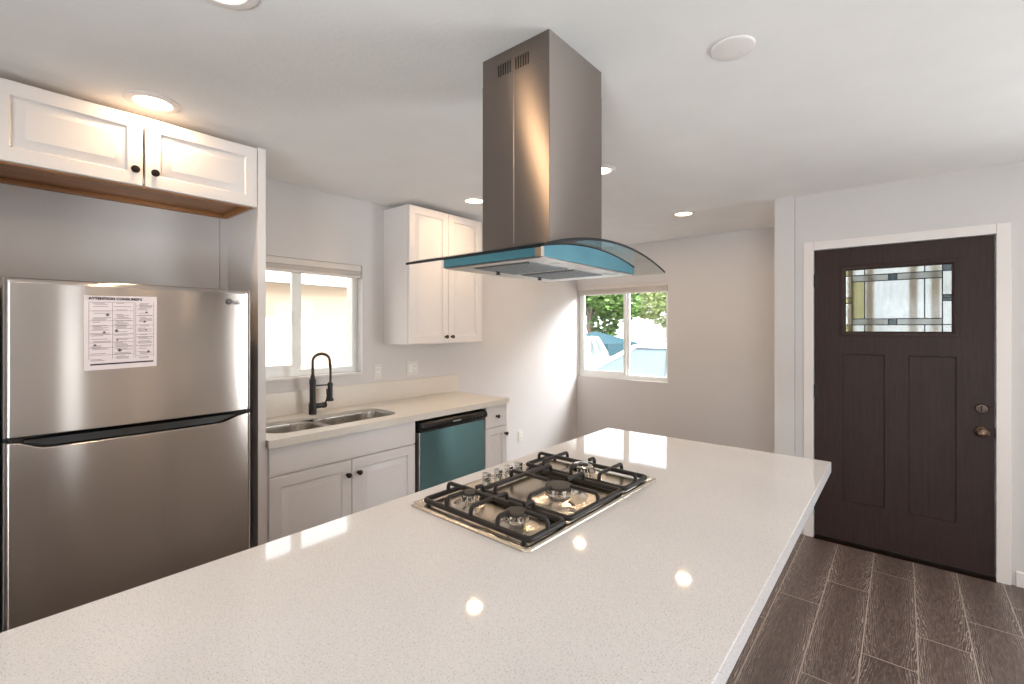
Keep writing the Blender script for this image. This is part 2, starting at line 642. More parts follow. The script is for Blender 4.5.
mb = MB().box(X0, 5.1, Y0, 3.25, -0.12, 0)
tag(mb.build('floor', M['floor'], smooth=False), kind='structure')
mb = MB().box(X0 - 0.5, 5.45, Y0 - 0.5, 3.6, CEIL, CEIL + 0.16)  # slab runs past the walls as added eaves that block sun
tag(mb.build('ceiling', M['ceil'], smooth=False), kind='structure')
W1 = (1.04, 1.951, 1.156, 1.95)
mb = MB().wallbox((X0 - 0.15, 5.10, 0, CEIL), [W1], YW, YW + 0.15, 'Y')
tag(mb.build('wall_kitchen', M['wall'], smooth=False), kind='structure')
W2 = (1.95, 3.092, 0.89, 1.99)
mb = MB().wallbox((0.60, YW, 0, CEIL), [W2], XW, XW + 0.15, 'X')
tag(mb.build('wall_window', M['wall'], smooth=False), kind='structure')
SD = (-3.3, -1.3, 0, 2.05)
D1 = (-0.432, 0.502, 0, 2.052)
mb = MB().wallbox((Y0, 0.602, 0, CEIL), [D1, SD], XD, XD + 0.15, 'X')
tag(mb.build('wall_entry', M['wall'], smooth=False), kind='structure')
mb = MB().box(3.90, XW, 0.603, 0.730, 0, CEIL)
tag(mb.build('wall_return', M['wall'], smooth=False), kind='structure')
PD = (-2.7, 0.3, 0, 2.05)
mb = MB().wallbox((Y0, YW, 0, CEIL), [PD], X0 - 0.15, X0, 'X')
tag(mb.build('wall_left', M['wall'], smooth=False), kind='structure')
RW1 = (0.20, 0.60, 0.02, 2.1)
RW2 = (3.62, 3.88, 0.30, 2.1)
mb = MB().wallbox((X0 - 0.15, XD + 0.15, 0, CEIL), [RW1, RW2], Y0 - 0.15, Y0, 'Y')
tag(mb.build('wall_rear', M['wall'], smooth=False), kind='structure')


def simple_window(name, axis, rect, t, sashes=2, label=None):
    """glazing out of view: windows known from reflections, doors added for daylight"""
    u0, u1, z0, z1 = rect
    base = ((u0 + u1) / 2, t, z0) if axis == 'Y' else (t, (u0 + u1) / 2, z0)
    root = thing(name, base, label, 'window', kind='structure')
    f, g = MB(), MB()

    def bx(m, a0, a1, b0, b1, d0, d1):
        if axis == 'Y':
            m.box(a0, a1, t + d0, t + d1, b0, b1)
        else:
            m.box(t + d0, t + d1, a0, a1, b0, b1)
    fw = 0.05
    bx(f, u0, u1, z1 - fw, z1, 0, 0.06)
    bx(f, u0, u1, z0, z0 + fw, 0, 0.06)
    n = sashes
    for i in range(n + 1):
        c = u0 + (u1 - u0) * i / n
        a0 = c if i == 0 else (c - fw if i == n else c - fw / 2)
        bx(f, a0, a0 + fw, z0 + fw, z1 - fw, 0, 0.06)
    f.build('window_frame', M['vinyl'], root, smooth=False)
    for i in range(n):
        g = MB()
        a, b = u0 + (u1 - u0) * i / n, u0 + (u1 - u0) * (i + 1) / n
        bx(g, a + 0.02, b - 0.02, z0 + 0.03, z1 - 0.03, 0.027, 0.033)
        g.build('glass_pane', M['glass'], root, smooth=False)
    return root


simple_window('door_2', 'X', PD, X0 - 0.10, 2, 'unseen sliding glass patio door, added to the left wall for daylight')  # opening added to bring in light from the left
simple_window('door_3', 'X', SD, XD + 0.08, 2, 'unseen sliding glass door, added to the entry wall behind the camera for daylight')  # opening added to bring in light from the right
simple_window('window_3', 'Y', RW1, Y0 - 0.10, 1, 'narrow tall window in the rear wall')
simple_window('window_4', 'Y', RW2, Y0 - 0.10, 2, 'wide window in the rear wall')

# baseboards
def baseboard(name, x0, x1, y0, y1):
    tag(MB().box(x0, x1, y0, y1, 0.0, 0.085, 0.003).build(name, M['trim']), kind='structure')


baseboard('baseboard_right', XD - 0.014, XD, -1.29, -0.498)
baseboard('baseboard_left', XD - 0.014, XD, 0.562, 0.602)
baseboard('baseboard_window', XW - 0.014, XW, 0.732, YW - 0.016)
baseboard('baseboard_kitchen', 2.92, XW - 0.002, YW - 0.014, YW)

# ------------------------------------------------------------------ front door
DF = XD - 0.002          # casing back
mb = MB()
cs = 0.060
for (a, b, c, d) in ((0.487, 0.487 + cs, 0, 2.036 + cs), (-0.418 - cs, -0.418, 0, 2.036 + cs), (-0.418, 0.487, 2.036, 2.036 + cs)):
    mb.box(DF - 0.017, DF, a, b, c, d, 0.003)
mb.box(DF, XD + 0.15, 0.487, 0.502, 0, 2.052)
mb.box(DF, XD + 0.15, -0.432, -0.418, 0, 2.052)
mb.box(DF, XD + 0.15, -0.418, 0.487, 2.038, 2.052)
tag(mb.build('trim_1', M['trim']), kind='structure')

DX = XD + 0.012          # inner face of the door
DY0, DY1, DZ0, DZ1 = -0.414, 0.484, 0.016, 2.034
door = thing('door_1', (DX, 0.035, 0.0), 'dark brown craftsman front door with leaded glass lite and two tall panels', 'door', kind='structure')
G = (-0.231, 0.303, 1.462, 1.882)     # glass opening y0 y1 z0 z1
P1 = (0.093, 0.320, 0.292, 1.307)
P2 = (-0.251, -0.027, 0.288, 1.307)
mb = MB().wallbox((DY0, DY1, DZ0, DZ1), [G, P1, P2], DX, DX + 0.045, 'X')
mb.build('door_slab', M['doorbrown'], door)
for p in (P1, P2):
    mb = MB()
    y0, y1, z0, z1 = p
    loops = []
    for ins, d in ((0.0, 0.044), (0.0, 0.002), (0.004, 0.008), (0.010, 0.009)):
        loops.append([(DX + d, y0 + ins, z0 + ins), (DX + d, y1 - ins, z0 + ins), (DX + d, y1 - ins, z1 - ins), (DX + d, y0 + ins, z1 - ins)])
    mb.loft(loops)
    mb.build('door_panel', M['doorbrown'], door)
# lite frame: a raised moulding round the glass
mb = MB()
for (o, i) in (((-0.264, 0.336, 1.429, 1.915), G),):
    prof = [(0.0, 0.001), (0.0, -0.006), (0.4, -0.010), (0.75, -0.009), (1.0, -0.002), (1.0, 0.02)]
    loops = []
    for k, d in prof:
        r = [o[j] + (i[j] - o[j]) * k for j in range(4)]
        loops.append([(DX + d, r[0], r[2]), (DX + d, r[1], r[2]), (DX + d, r[1], r[3]), (DX + d, r[0], r[3])])
    mb.loft(loops, True, False, False)
mb.build('lite_frame', M['doorbrown'], door)


def gy(u):
    return G[1] - u * (G[1] - G[0])


def gz(v):
    return G[3] - v * (G[3] - G[2])


def pane(u0, u1, v0, v1, mat, name='art_glass'):
    mb = MB().box(DX + 0.016, DX + 0.020, gy(u1), gy(u0), gz(v1), gz(v0))
    return mb.build(name, mat, door, smooth=False)


UL, UA, UB, UR = 0.065, 0.195, 0.765, 0.92
VT0, VT1, VB0, VB1 = 0.095, 0.195, 0.80, 0.895
pane(UA, UB, VT1, VB0, M['ag_clear'])
pane(UB, UR, VT1, VB0, M['ag_clear'])
pane(UL, UA, VT1, VB0, M['ag_yellow'])
pane(UL, 0.43, VT0, VT1, M['ag_ripple'])
pane(0.43, 0.51, VT0, VT1, M['ag_blue'])
pane(0.51, UR, VT0, VT1, M['ag_ripple'])
pane(UL, 0.43, VB0, VB1, M['ag_ripple'])
pane(0.43, 0.51, VB0, VB1, M['ag_blue'])
pane(0.51, UR, VB0, VB1, M['ag_ripple'])
pane(UL, UR, 0, VT0, M['ag_pale'])
pane(UL, UR, VB1, 1, M['ag_pale'])
for (a, b, mt) in ((0, VT0, 'ag_yellow'), (VT0, 0.45, 'ag_pale'), (0.45, 0.54, 'ag_yellow'), (0.54, VB1, 'ag_pale'), (VB1, 1, 'ag_yellow')):
    pane(0, UL, a, b, M[mt])
for (a, b, mt) in ((0, VT0, 'ag_blue'), (VT0, 0.45, 'ag_pale'), (0.45, 0.54, 'ag_blue'), (0.54, VB1, 'ag_pale'), (VB1, 1, 'ag_pale')):
    pane(UR, 1, a, b, M[mt])
mb = MB()
lw = 0.003


def lead_h(u0, u1, v):
    mb.box(DX + 0.012, DX + 0.024, gy(u1), gy(u0), gz(v) - lw, gz(v) + lw)


def lead_v(u, v0, v1):
    mb.box(DX + 0.0125, DX + 0.0235, gy(u) - lw, gy(u) + lw, gz(v1), gz(v0))


for v in (VT0, VT1, VB0, VB1):
    lead_h(UL, UR, v)
for u in (UL, UR):
    lead_v(u, 0, 1)
for u in (UA, UB):
    lead_v(u, 0, VT0)
    lead_v(u, VT1, VB0)
    lead_v(u, VB1, 1)
for u in (0.43, 0.51):
    lead_v(u, VT0, VT1)
    lead_v(u, VB0, VB1)
for v in (VT0, 0.45, 0.54, VB1):
    lead_h(0, UL, v)
    lead_h(UR, 1, v)
lead_h(UR, 1, 0.495)
mb.build('leading', M['lead'], door, smooth=False)
# deadbolt, knob, hinges, strike, sweep, threshold
mb = MB().lathe((DX, -0.360, 1.003), [(0.030, 0), (0.030, 0.006), (0.026, 0.011), (0.012, 0.012), (0.012, 0.016), (0, 0.016)], (-1, 0, 0), 28)
db = mb.build('deadbolt', M['bronze'], door)
MB().box(DX - 0.034, DX - 0.014, -0.364, -0.356, 0.990, 1.018, 0.002).build('thumb_turn', M['bronze'], db)
mb = MB().lathe((DX, -0.362, 0.865), [(0.034, 0), (0.034, 0.004), (0.028, 0.012), (0.014, 0.016), (0.012, 0.032), (0.020, 0.038), (0.028, 0.048), (0.029, 0.056), (0.024, 0.064), (0.010, 0.068), (0, 0.068)], (-1, 0, 0), 32)
tag(mb.build('door_knob', M['brass'], door), 'aged nickel round knob')
for z in (1.82, 1.037, 0.24):
    mb = MB()
    mb.cyl((DX - 0.007, 0.487, z - 0.047), (DX - 0.007, 0.487, z + 0.047), 0.0075, n=12)
    mb.box(DX - 0.003, DX - 0.0005, 0.463, 0.484, z - 0.045, z + 0.045)
    mb.build('hinge', M['blackmatte'], door)
mb = MB().box(DX - 0.004, DX + 0.02, -0.4185, -0.4155, 0.835, 0.895)
mb.build('strike_plate', M['blackmatte'], door)
mb = MB().box(DX + 0.001, DX + 0.044, DY0, DY1, 0.002, 0.0155)
mb.build('door_sweep', M['black'], door)
mb = MB().prism([(XD - 0.03, 0), (XD + 0.15, 0), (XD + 0.15, 0.012), (XD, 0.012)], -0.418, 0.487, 'Y')
th = None
bmx = mb
bmx.build('threshold', M['bronze'], door)

# ------------------------------------------------------------------ windows in view
def slider_y(name, rect, y, label):
    x0, x1, z0, z1 = rect
    root = thing(name, ((x0 + x1) / 2, y, z0), label, 'window', kind='structure')
    fw = 0.042
    mb = MB()
    mb.box(x0, x1, y, y + 0.07, z1 - fw, z1)
    mb.box(x0, x1, y, y + 0.07, z0, z0 + fw)
    mb.box(x0, x0 + fw, y, y + 0.07, z0 + fw, z1 - fw)
    mb.box(x1 - fw, x1, y, y + 0.07, z0 + fw, z1 - fw)
    xm = 1.500
    mb.box(xm + 0.002, xm + 0.04, y + 0.035, y + 0.068, z0 + fw, z1 - fw)
    mb.build('window_frame', M['vinyl'], root, smooth=False)
    # the sliding sash on the left, nearer the room
    a, b, c, d = x0 + fw, xm, z0 + fw, z1 - fw
    s = 0.036
    mb = MB()
    mb.box(a, b, y + 0.005, y + 0.033, d - s, d)
    mb.box(a, b, y + 0.005, y + 0.033, c, c + s)
    mb.box(a, a + s, y + 0.005, y + 0.033, c + s, d - s)
    mb.box(b - s, b, y + 0.005, y + 0.033, c + s, d - s)
    sash = mb.build('sliding_sash', M['vinyl'], root, smooth=False)
    MB().box(b - s + 0.006, b - 0.008, y - 0.012, y + 0.004, 1.50, 1.60, 0.004).build('latch', M['vinyl'], sash)
    MB().box(a + s - 0.004, b - s + 0.004, y + 0.016, y + 0.020, c + s - 0.004, d - s + 0.004).build('glass_pane', M['glass'], root, smooth=False)
    MB().box(xm + 0.03, x1 - fw + 0.004, y + 0.048, y + 0.052, c - 0.004, d + 0.004).build('glass_pane', M['glass'], root, smooth=False)
    MB().box(x0, x1, YW - 0.006, y - 0.001, z0 - 0.012, z0 + 0.001, 0.002).build('window_sill', M['trim'], root)
    return root


slider_y('window_1', W1, 3.17, 'white sliding window over the sink')


def slider_x(name, rect, x, label):
    y0, y1, z0, z1 = rect
    root = thing(name, (x, (y0 + y1) / 2, z0), label, 'window', kind='structure')
    fw = 0.05
    mb = MB()
    mb.box(x, x + 0.07, y0, y1, z1 - fw, z1)
    mb.box(x, x + 0.07, y0, y1, z0, z0 + fw)
    mb.box(x, x + 0.07, y0, y0 + fw * .7, z0 + fw, z1 - fw)
    mb.box(x, x + 0.07, y1 - fw * .7, y1, z0 + fw, z1 - fw)
    ym = 2.47
    mb.box(x + 0.036, x + 0.068, ym - 0.03, ym + 0.002, z0 + fw, z1 - fw)
    mb.build('window_frame', M['vinyl'], root, smooth=False)
    a, b, c, d = ym - 0.002, y1 - fw * .7, z0 + fw, z1 - fw
    s = 0.03
    mb = MB()
    mb.box(x + 0.004, x + 0.034, a, b, d - s, d)
    mb.box(x + 0.004, x + 0.034, a, b, c, c + s)
    mb.box(x + 0.004, x + 0.034, a, a + s, c + s, d - s)
    mb.box(x + 0.004, x + 0.034, b - s, b, c + s, d - s)
    mb.build('sliding_sash', M['vinyl'], root, smooth=False)
    MB().box(x + 0.016, x + 0.020, a + s - 0.004, b - s + 0.004, c + s - 0.004, d - s + 0.004).build('glass_pane', M['glass'], root, smooth=False)
    MB().box(x + 0.048, x + 0.052, y0 + fw * .7 - 0.004, ym - 0.01, c - 0.004, d + 0.004).build('glass_pane', M['glass'], root, smooth=False)
    return root


slider_x('window_2', W2, XW + 0.045, 'white sliding window in the corner of the nook')


def blind_y(label):
    x0, x1 = W1[0] + 0.01, W1[1] - 0.004
    root = thing('window_blind', ((x0 + x1) / 2, 3.135, 1.86), label, 'blind', group=None)
    MB().box(x0, x1, 3.108, 3.165, 1.905, 1.949, 0.003).build('headrail', M['blind'], root)
    mb = MB()
    for i in range(7):
        z = 1.878 + i * 0.0038
        mb.box(x0 + 0.004, x1 - 0.004, 3.112, 3.162, z, z + 0.0027)
    mb.build('slat_stack', M['blind'], root, smooth=False)
    MB().box(x0 + 0.004, x1 - 0.004, 3.110, 3.164, 1.858, 1.876, 0.003).build('bottom_rail', M['blind'], root)


def blind_x(label):
    y0, y1 = W2[0] + 0.004, W2[1] - 0.004
    root = thing('window_blind', (XW + 0.02, (y0 + y1) / 2, 1.90), label, 'blind')
    MB().box(XW + 0.004, XW + 0.042, y0, y1, 1.945, 1.989, 0.003).build('headrail', M['blind'], root)
    mb = MB()
    for i in range(7):
        z = 1.904 + i * 0.0056
        mb.box(XW + 0.006, XW + 0.040, y0 + 0.004, y1 - 0.004, z, z + 0.0042)
    mb.build('slat_stack', M['blind'], root, smooth=False)
    MB().box(XW + 0.005, XW + 0.041, y0 + 0.004, y1 - 0.004, 1.882, 1.902, 0.003).build('bottom_rail', M['blind'], root)


blind_y('raised white slat blind at the top of the sink window')
blind_x('raised cream slat blind at the top of the corner nook window')

# ------------------------------------------------------------------ refrigerator
FX0, FX1, FY = 0.100, 0.880, 2.300
fr = thing('refrigerator', ((FX0 + FX1) / 2, 2.66, 0), 'stainless steel top-freezer refrigerator with paper sheet taped on its door', 'refrigerator')
mb = MB().box(FX0 + 0.006, FX1 - 0.006, FY + 0.085, 2.872, 0.03, 1.640, 0.006)
for x in (FX0 + 0.06, FX1 - 0.06):
    for y in (2.45, 2.82):
        mb.cyl((x, y, 0), (x, y, 0.032), 0.02, n=12)
mb.build('cabinet_body', M['fridgeside'], fr)


def yfront(u):
    d = min(u, 1 - u) * (FX1 - FX0)
    r = 0.020
    e = r - math.sqrt(max(0, r * r - (r - d) ** 2)) if d < r else 0
    return FY + 0.016 * (2 * u - 1) ** 2 + e


def fridge_door(name, zb, zt, rb, rt, yback):
    mb = MB()
    us = [0, 0.002, 0.006, 0.012, 0.019, 0.0265] + [0.0265 + (1 - 0.053) * i / 40 for i in range(1, 40)] + [1 - k for k in (0.0265, 0.019, 0.012, 0.006, 0.002, 0)]
    vs = [0, .1, .3, .6, 1.0]
    rows = []
    ang = [0, 22, 45, 68, 90]
    for k in range(len(ang)):
        a = math.radians(ang[k])
        rows.append(('b', rb * (1 - math.sin(a)), rb * (1 - math.cos(a))))
    rows2 = []
    for k in range(len(ang)):
        a = math.radians(90 - ang[k])
        rows2.append(('t', rt * (1 - math.sin(a)), rt * (1 - math.cos(a))))
    grid = []
    for (k, dy, dz) in rows + rows2:
        row = []
        for u in us:
            x = FX0 + u * (FX1 - FX0)
            z = zb(u) + dz if k == 'b' else zt(u) - dz
            row.append((x, yfront(u) + dy, z))
        grid.append(row)
    bm = mb.bm
    V = [[bm.verts.new(p) for p in r] for r in grid]
    for i in range(len(V) - 1):
        for j in range(len(us) - 1):
            bm.faces.new((V[i][j], V[i][j + 1], V[i + 1][j + 1], V[i + 1][j]))
    bnd = V[0] + [V[i][-1] for i in range(1, len(V))] + list(reversed(V[-1][:-1])) + [V[i][0] for i in range(len(V) - 2, 0, -1)]
    bk = [bm.verts.new((v.co.x, yback, v.co.z)) for v in bnd]
    n = len(bnd)
    for i in range(n):
        j = (i + 1) % n
        bm.faces.new((bnd[i], bnd[j], bk[j], bk[i]))
    bm.faces.new(bk)
    return mb.build(name, M['steel'], fr, angle=50)


def sst(a, b, x):
    t = max(0, min(1, (x - a) / (b - a)))
    return t * t * (3 - 2 * t)


def low_top(u):
    x = FX0 + u * (FX1 - FX0)
    return 1.094 - 0.028 * (sst(0.120, 0.205, x) - sst(0.745, 0.850, x))


ufd = fridge_door('freezer_door', lambda u: 1.110, lambda u: 1.658, 0.004, 0.014, FY + 0.078)
lfd = fridge_door('fridge_door', lambda u: 0.10, low_top, 0.006, 0.005, FY + 0.078)
# black pocket handle between the doors
mb = MB()
mb.box(FX0 + 0.012, FX1 - 0.012, FY + 0.040, FY + 0.076, 1.050, 1.114)
mb.build('handle_recess', M['black'], fr)
mb = MB()
loops = []
N = 30
for i in range(N + 1):
    x = 0.150 + (0.815 - 0.150) * i / N
    k = min(sst(0.150, 0.230, x), 1 - sst(0.730, 0.815, x))
    y = yfront((x - FX0) / (FX1 - FX0))
    zc, hh = 1.093 - 0.006 * k, 0.006 + 0.010 * k
    loops.append([(x, y + 0.010, zc - hh), (x, y + 0.024, zc - hh), (x, y + 0.030, zc + hh * 0.8), (x, y + 0.024, zc + hh), (x, y + 0.014, zc + hh * 0.6)])
mb.loft(loops)
mb.build('handle_grip', M['black'], fr)
mb = MB().box(FX0 + 0.012, FX1 - 0.012, FY + 0.06, FY + 0.12, 0.035, 0.096)
mb.build('toe_grille', M['fridgeside'], fr)
# top trim strip
mb = MB()
loops = []
for i in range(31):
    u = 0.012 + 0.976 * i / 30
    x = FX0 + u * (FX1 - FX0)
    y = yfront(u)
    loops.append([(x, y - 0.0012, 1.638), (x, y - 0.0016, 1.641), (x, y + 0.0015, 1.648), (x, y + 0.006, 1.644)])
mb.loft(loops)
mb.build('top_trim', M['steel'], fr)
# the sheet on the freezer door
def fy_at(x):
    return yfront((x - FX0) / (FX1 - FX0))


SX0, SX1, SZ0, SZ1 = 0.300, 0.517, 1.330, 1.607
TL = math.radians(-1.0)


def sheet_strip(mb, u0, u1, v0, v1, d, th=0.0006):
    """patch on the sheet, u 0..1 left-right, v 0..1 top-bottom"""
    n = max(2, int((u1 - u0) * 12))
    lp = []
    for i in range(n + 1):
        u = u0 + (u1 - u0) * i / n
        x = SX0 + u * (SX1 - SX0)
        y = fy_at(x) - d
        sk = (u - 0.5) * 0.006
        za, zb_ = SZ1 - v0 * (SZ1 - SZ0) + sk, SZ1 - v1 * (SZ1 - SZ0) + sk
        lp.append([(x, y, za), (x, y - th, za), (x, y - th, zb_), (x, y, zb_)])
    mb.loft(lp)


mb = MB()
sheet_strip(mb, 0, 1, 0, 1, 0.0008, 0.0006)
sheet = tag(mb.build('notice_sheet', M['paper'], fr, smooth=False), 'white printed paper sheet')
mb = MB()
rs = random.Random(3)
for v in (0.085, 0.20, 0.335, 0.405, 0.52, 0.63, 0.70, 0.80):
    sheet_strip(mb, 0.06, 0.66, v, v + 0.004, 0.0016, 0.0004)
for v in (0.13, 0.27, 0.40, 0.53, 0.57, 0.69, 0.83):
    sheet_strip(mb, 0.69, 0.95, v, v + 0.004, 0.0016, 0.0004)
for u in (0.06, 0.37, 0.665, 0.69, 0.95):
    sheet_strip(mb, u, u + 0.005, 0.085, 0.86, 0.0016, 0.0004)
for row in range(52):
    v = 0.095 + row * 0.0152
    for (a, b) in ((0.08, 0.35), (0.39, 0.65), (0.71, 0.93)):
        if rs.random() < 0.62:
            s = a + rs.random() * 0.05
            sheet_strip(mb, s, min(b, s + 0.10 + rs.random() * 0.16), v, v + 0.006, 0.0016, 0.0004)
mb.build('print_lines', M['ink'], sheet, smooth=False)
mb = MB()
sheet_strip(mb, 0.08, 0.95, 0.915, 0.935, 0.0016, 0.0004)
mb.build('print_bar', M['inkdark'], sheet, smooth=False)
for (u, v, s) in ((0.28, 0.25, .05), (0.24, 0.49, .04), (0.40, 0.47, .05), (0.44, 0.74, .055), (0.83, 0.22, .035), (0.80, 0.35, .04), (0.83, 0.47, .025), (0.85, 0.78, .05), (0.12, 0.66, .04), (0.42, 0.60, .03)):
    mb = MB()
    sheet_strip(mb, u, u + s, v, v + s * 0.35, 0.0016, 0.0004)
    sheet_strip(mb, u + s * .3, u + s * .7, v - s * .3, v + s * .5, 0.0017, 0.0004)
    mb.build('print_picture', M['inkmid'], sheet, smooth=False)
text_mesh('ATTENTION CONSUMERS', 0.0135, 0.0003, face_y(SX0 + 0.012, fy_at(SX1) - 0.0020, SZ1 - 0.0165, 0.01), 'print_heading', M['inkdark'], sheet, 0.0005)
# maker's emblem
ex, ez = 0.782, 1.602
ey = fy_at(ex)
mb = MB().lathe((ex, ey + 0.001, ez), [(0.0125, 0), (0.0125, 0.003), (0.0, 0.003)], (0, -1, 0), 24)
em = mb.build('emblem_disc', M['inkdark'], ufd)
mb = MB()
mb.cyl((ex - 0.0045, ey - 0.002, ez + 0.0035), (ex - 0.0045, ey - 0.0028, ez + 0.0035), 0.0018, n=10)
mb.box(ex - 0.0005, ex + 0.0008, ey - 0.0028, ey - 0.002, ez - 0.005, ez + 0.006)
mb.box(ex - 0.0005, ex + 0.0045, ey - 0.0028, ey - 0.002, ez - 0.006, ez - 0.0047)
mb.box(ex + 0.003, ex + 0.009, ey - 0.0028, ey - 0.002, ez - 0.0006, ez + 0.0008)
mb.build('emblem_mark', M['silver'], ufd, smooth=False)
text_mesh('LG', 0.0245, 0.0008, face_y(0.799, fy_at(0.800) - 0.0014, 1.5925), 'emblem_letters', M['inkdark'], ufd, 0.0006)

# ------------------------------------------------------------------ fridge surround
PF = 2.480
p = MB().box(0.972, 1.010, PF, YW - 0.001, 0.0, 2.392, 0.002)
tag(p.build('side_panel', M['cab'], base=(0.99, 2.8, 0)), 'tall white panel between refrigerator and sink counter', 'panel')
p = MB().box(0.012, 0.050, PF, YW - 0.001, 0.0, 2.392, 0.002)
tag(p.build('side_panel', M['cab'], base=(0.03, 2.8, 0)), 'tall white panel left of the refrigerator', 'panel')

mb = MB().box(0.051, 0.931, 2.885, 2.90, 0.0, 2.42)
mb.box(0.9335, 0.9715, 2.883, 2.90, 0.0, 2.42)
tag(mb.build('wall_alcove', M['wall'], smooth=False), kind='structure')

fc = thing('wall_cabinet', (0.511, 2.8, 2.085), 'wide white two-door cabinet above the refrigerator', 'cabinet')
mb = MB()
cx0, cx1, cz0, cz1 = 0.051, 0.971, 2.085, 2.392
mb.box(cx0, cx1, PF + 0.020, PF + 0.038, cz0 + 0.02, cz0 + 0.045)
mb.box(cx0, cx1, PF + 0.020, 2.884, cz1 - 0.02, cz1)
mb.box(cx0, cx0 + 0.015, PF + 0.038, 2.884, cz0, cz1 - 0.02)
mb.box(cx1 - 0.015, cx1, PF + 0.038, 2.884, cz0, cz1 - 0.02)
mb.box(cx0 + 0.015, cx1 - 0.015, PF + 0.02, PF + 0.038, cz1 - 0.05, cz1 - 0.02)
mb.box(cx0, cx0 + 0.0165, PF, PF + 0.0195, cz0, cz1 - 0.0205)
mb.build('cabinet_body', M['cab'], fc)
mb = MB()
mb.box(cx0 + 0.016, cx1 - 0.016, PF + 0.039, 2.884, cz0 + 0.022, cz0 + 0.030)
mb.box(cx0 + 0.016, cx1 - 0.016, PF + 0.020, PF + 0.036, cz0 - 0.002, cz0 + 0.019)
mb.box(cx0 + 0.016, cx1 - 0.016, 2.850, 2.884, cz0 + 0.004, cz0 + 0.021)
mb.box(cx1 - 0.03, cx1 - 0.016, PF + 0.036, 2.850, cz0 - 0.002, cz0 + 0.021)
tag(mb.build('underside_board', M['wood'], fc), 'bare orange wood underside')
for (a, b) in ((0.070, 0.511), (0.519, 0.969)):
    d = panel_front(a, b, cz0 + 0.004, cz1 - 0.008, PF + 0.019, PF, 0.052).build('cabinet_door', M['cab'], fc)
    kx = b - 0.030 if a < 0.3 else a + 0.030
    knob_y(kx, PF, 2.150, d)

# wall cabinet beside the window
uc = thing('wall_cabinet', (2.53, 2.95, 1.362), 'tall white two-door wall cabinet right of the sink window', 'cabinet')
MB().box(2.140, 2.915, 2.8075, YW - 0.001, 1.362, 2.402, 0.002).build('cabinet_body', M['cab'], uc)
for (a, b, s) in ((2.142, 2.5265, -1), (2.5305, 2.913, 1)):
    d = panel_front(a, b, 1.366, 2.398, 2.804, 2.785, 0.055).build('cabinet_door', M['cab'], uc)
    knob_y(b - 0.03 if s < 0 else a + 0.03, 2.785, 1.416, d)

# ------------------------------------------------------------------ sink base, dishwasher, drawer base
BF, BD = 2.494, 2.475     # carcass front, door front
sb = thing('base_cabinet', (1.485, 2.78, 0), 'white sink base cabinet with blank top panel and two doors', 'cabinet')
mb = MB()
mb.box(1.012, 1.030, BF, YW - 0.03, 0.10, 0.872)
mb.box(1.938, 1.956, BF, YW - 0.03, 0.10, 0.872)
mb.box(1.030, 1.938, BF, YW - 0.03, 0.10, 0.118)
mb.box(1.030, 1.938, YW - 0.045, YW - 0.03, 0.118, 0.60)
mb.box(1.030, 1.938, BF, BF + 0.018, 0.70, 0.872)
mb.box(1.030, 1.938, BF, BF + 0.018, 0.118, 0.145)
mb.build('cabinet_body', M['cab'], sb)
MB().box(1.012, 1.956, BF + 0.07, BF + 0.085, 0.001, 0.10).build('toe_kick', M['cab'], sb)
slab_front(1.024, 1.953, 0.722, 0.868, BF - 0.001, BD).build('false_front', M['cab'], sb)
for (a, b, s) in ((1.024, 1.4875, -1), (1.4915, 1.953, 1)):
    d = panel_front(a, b, 0.112, 0.714, BF - 0.001, BD, 0.058).build('cabinet_door', M['cab'], sb)
    knob_y(b - 0.028 if s < 0 else a + 0.040, BD, 0.632, d)

dw = thing('dishwasher', (2.29, 2.78, 0), 'dishwasher with black control strip and teal film over its door', 'dishwasher')
MB().box(1.962, 2.622, 2.52, YW - 0.05, 0.09, 0.862).build('tub_body', M['dark'], dw)
MB().box(1.962, 2.622, 2.56, 2.60, 0.002, 0.089).build('toe_kick', M['black'], dw)
MB().box(1.980, 2.612, 2.468, 2.519, 0.115, 0.785, 0.006).build('door', M['steel'], dw)
MB().box(1.988, 2.606, 2.4655, 2.4678, 0.125, 0.782).build('protective_film', M['teal'], dw)
mb = MB()
prof = [(2.519, 0.786), (2.462, 0.786), (2.452, 0.800), (2.438, 0.806), (2.432, 0.818), (2.434, 0.836), (2.446, 0.852), (2.470, 0.858), (2.519, 0.858)]
xs = [(1.976, 0.55), (1.980, 0.8), (1.990, 1.0), (2.602, 1.0), (2.614, 0.85), (2.620, 0.55)]
loops = []
for x, k in xs:
    loops.append([(x, 2.519 - (2.519 - y) * (0.55 + 0.45 * k), 0.822 + (z - 0.822) * (0.9 + 0.1 * k)) for y, z in prof])
mb.loft(loops)
cp = mb.build('control_strip', M['black'], dw)
mb = MB()
for i in range(9):
    mb.box(2.255 + i * 0.0085, 2.261 + i * 0.0085, 2.4315, 2.4345, 0.823, 0.831)
mb.build('printed_mark', M['silver'], cp, smooth=False)
for i in range(4):
    MB().box(2.44 + i * 0.035, 2.450 + i * 0.035, 2.4318, 2.4345, 0.824, 0.828).build('button', M['ink'], cp, smooth=False)
for x in (2.06, 2.46):
    MB().box(x, x + 0.03, 2.49, 2.53, 0.8625, 0.870).build('mounting_bracket', M['silver'], dw)

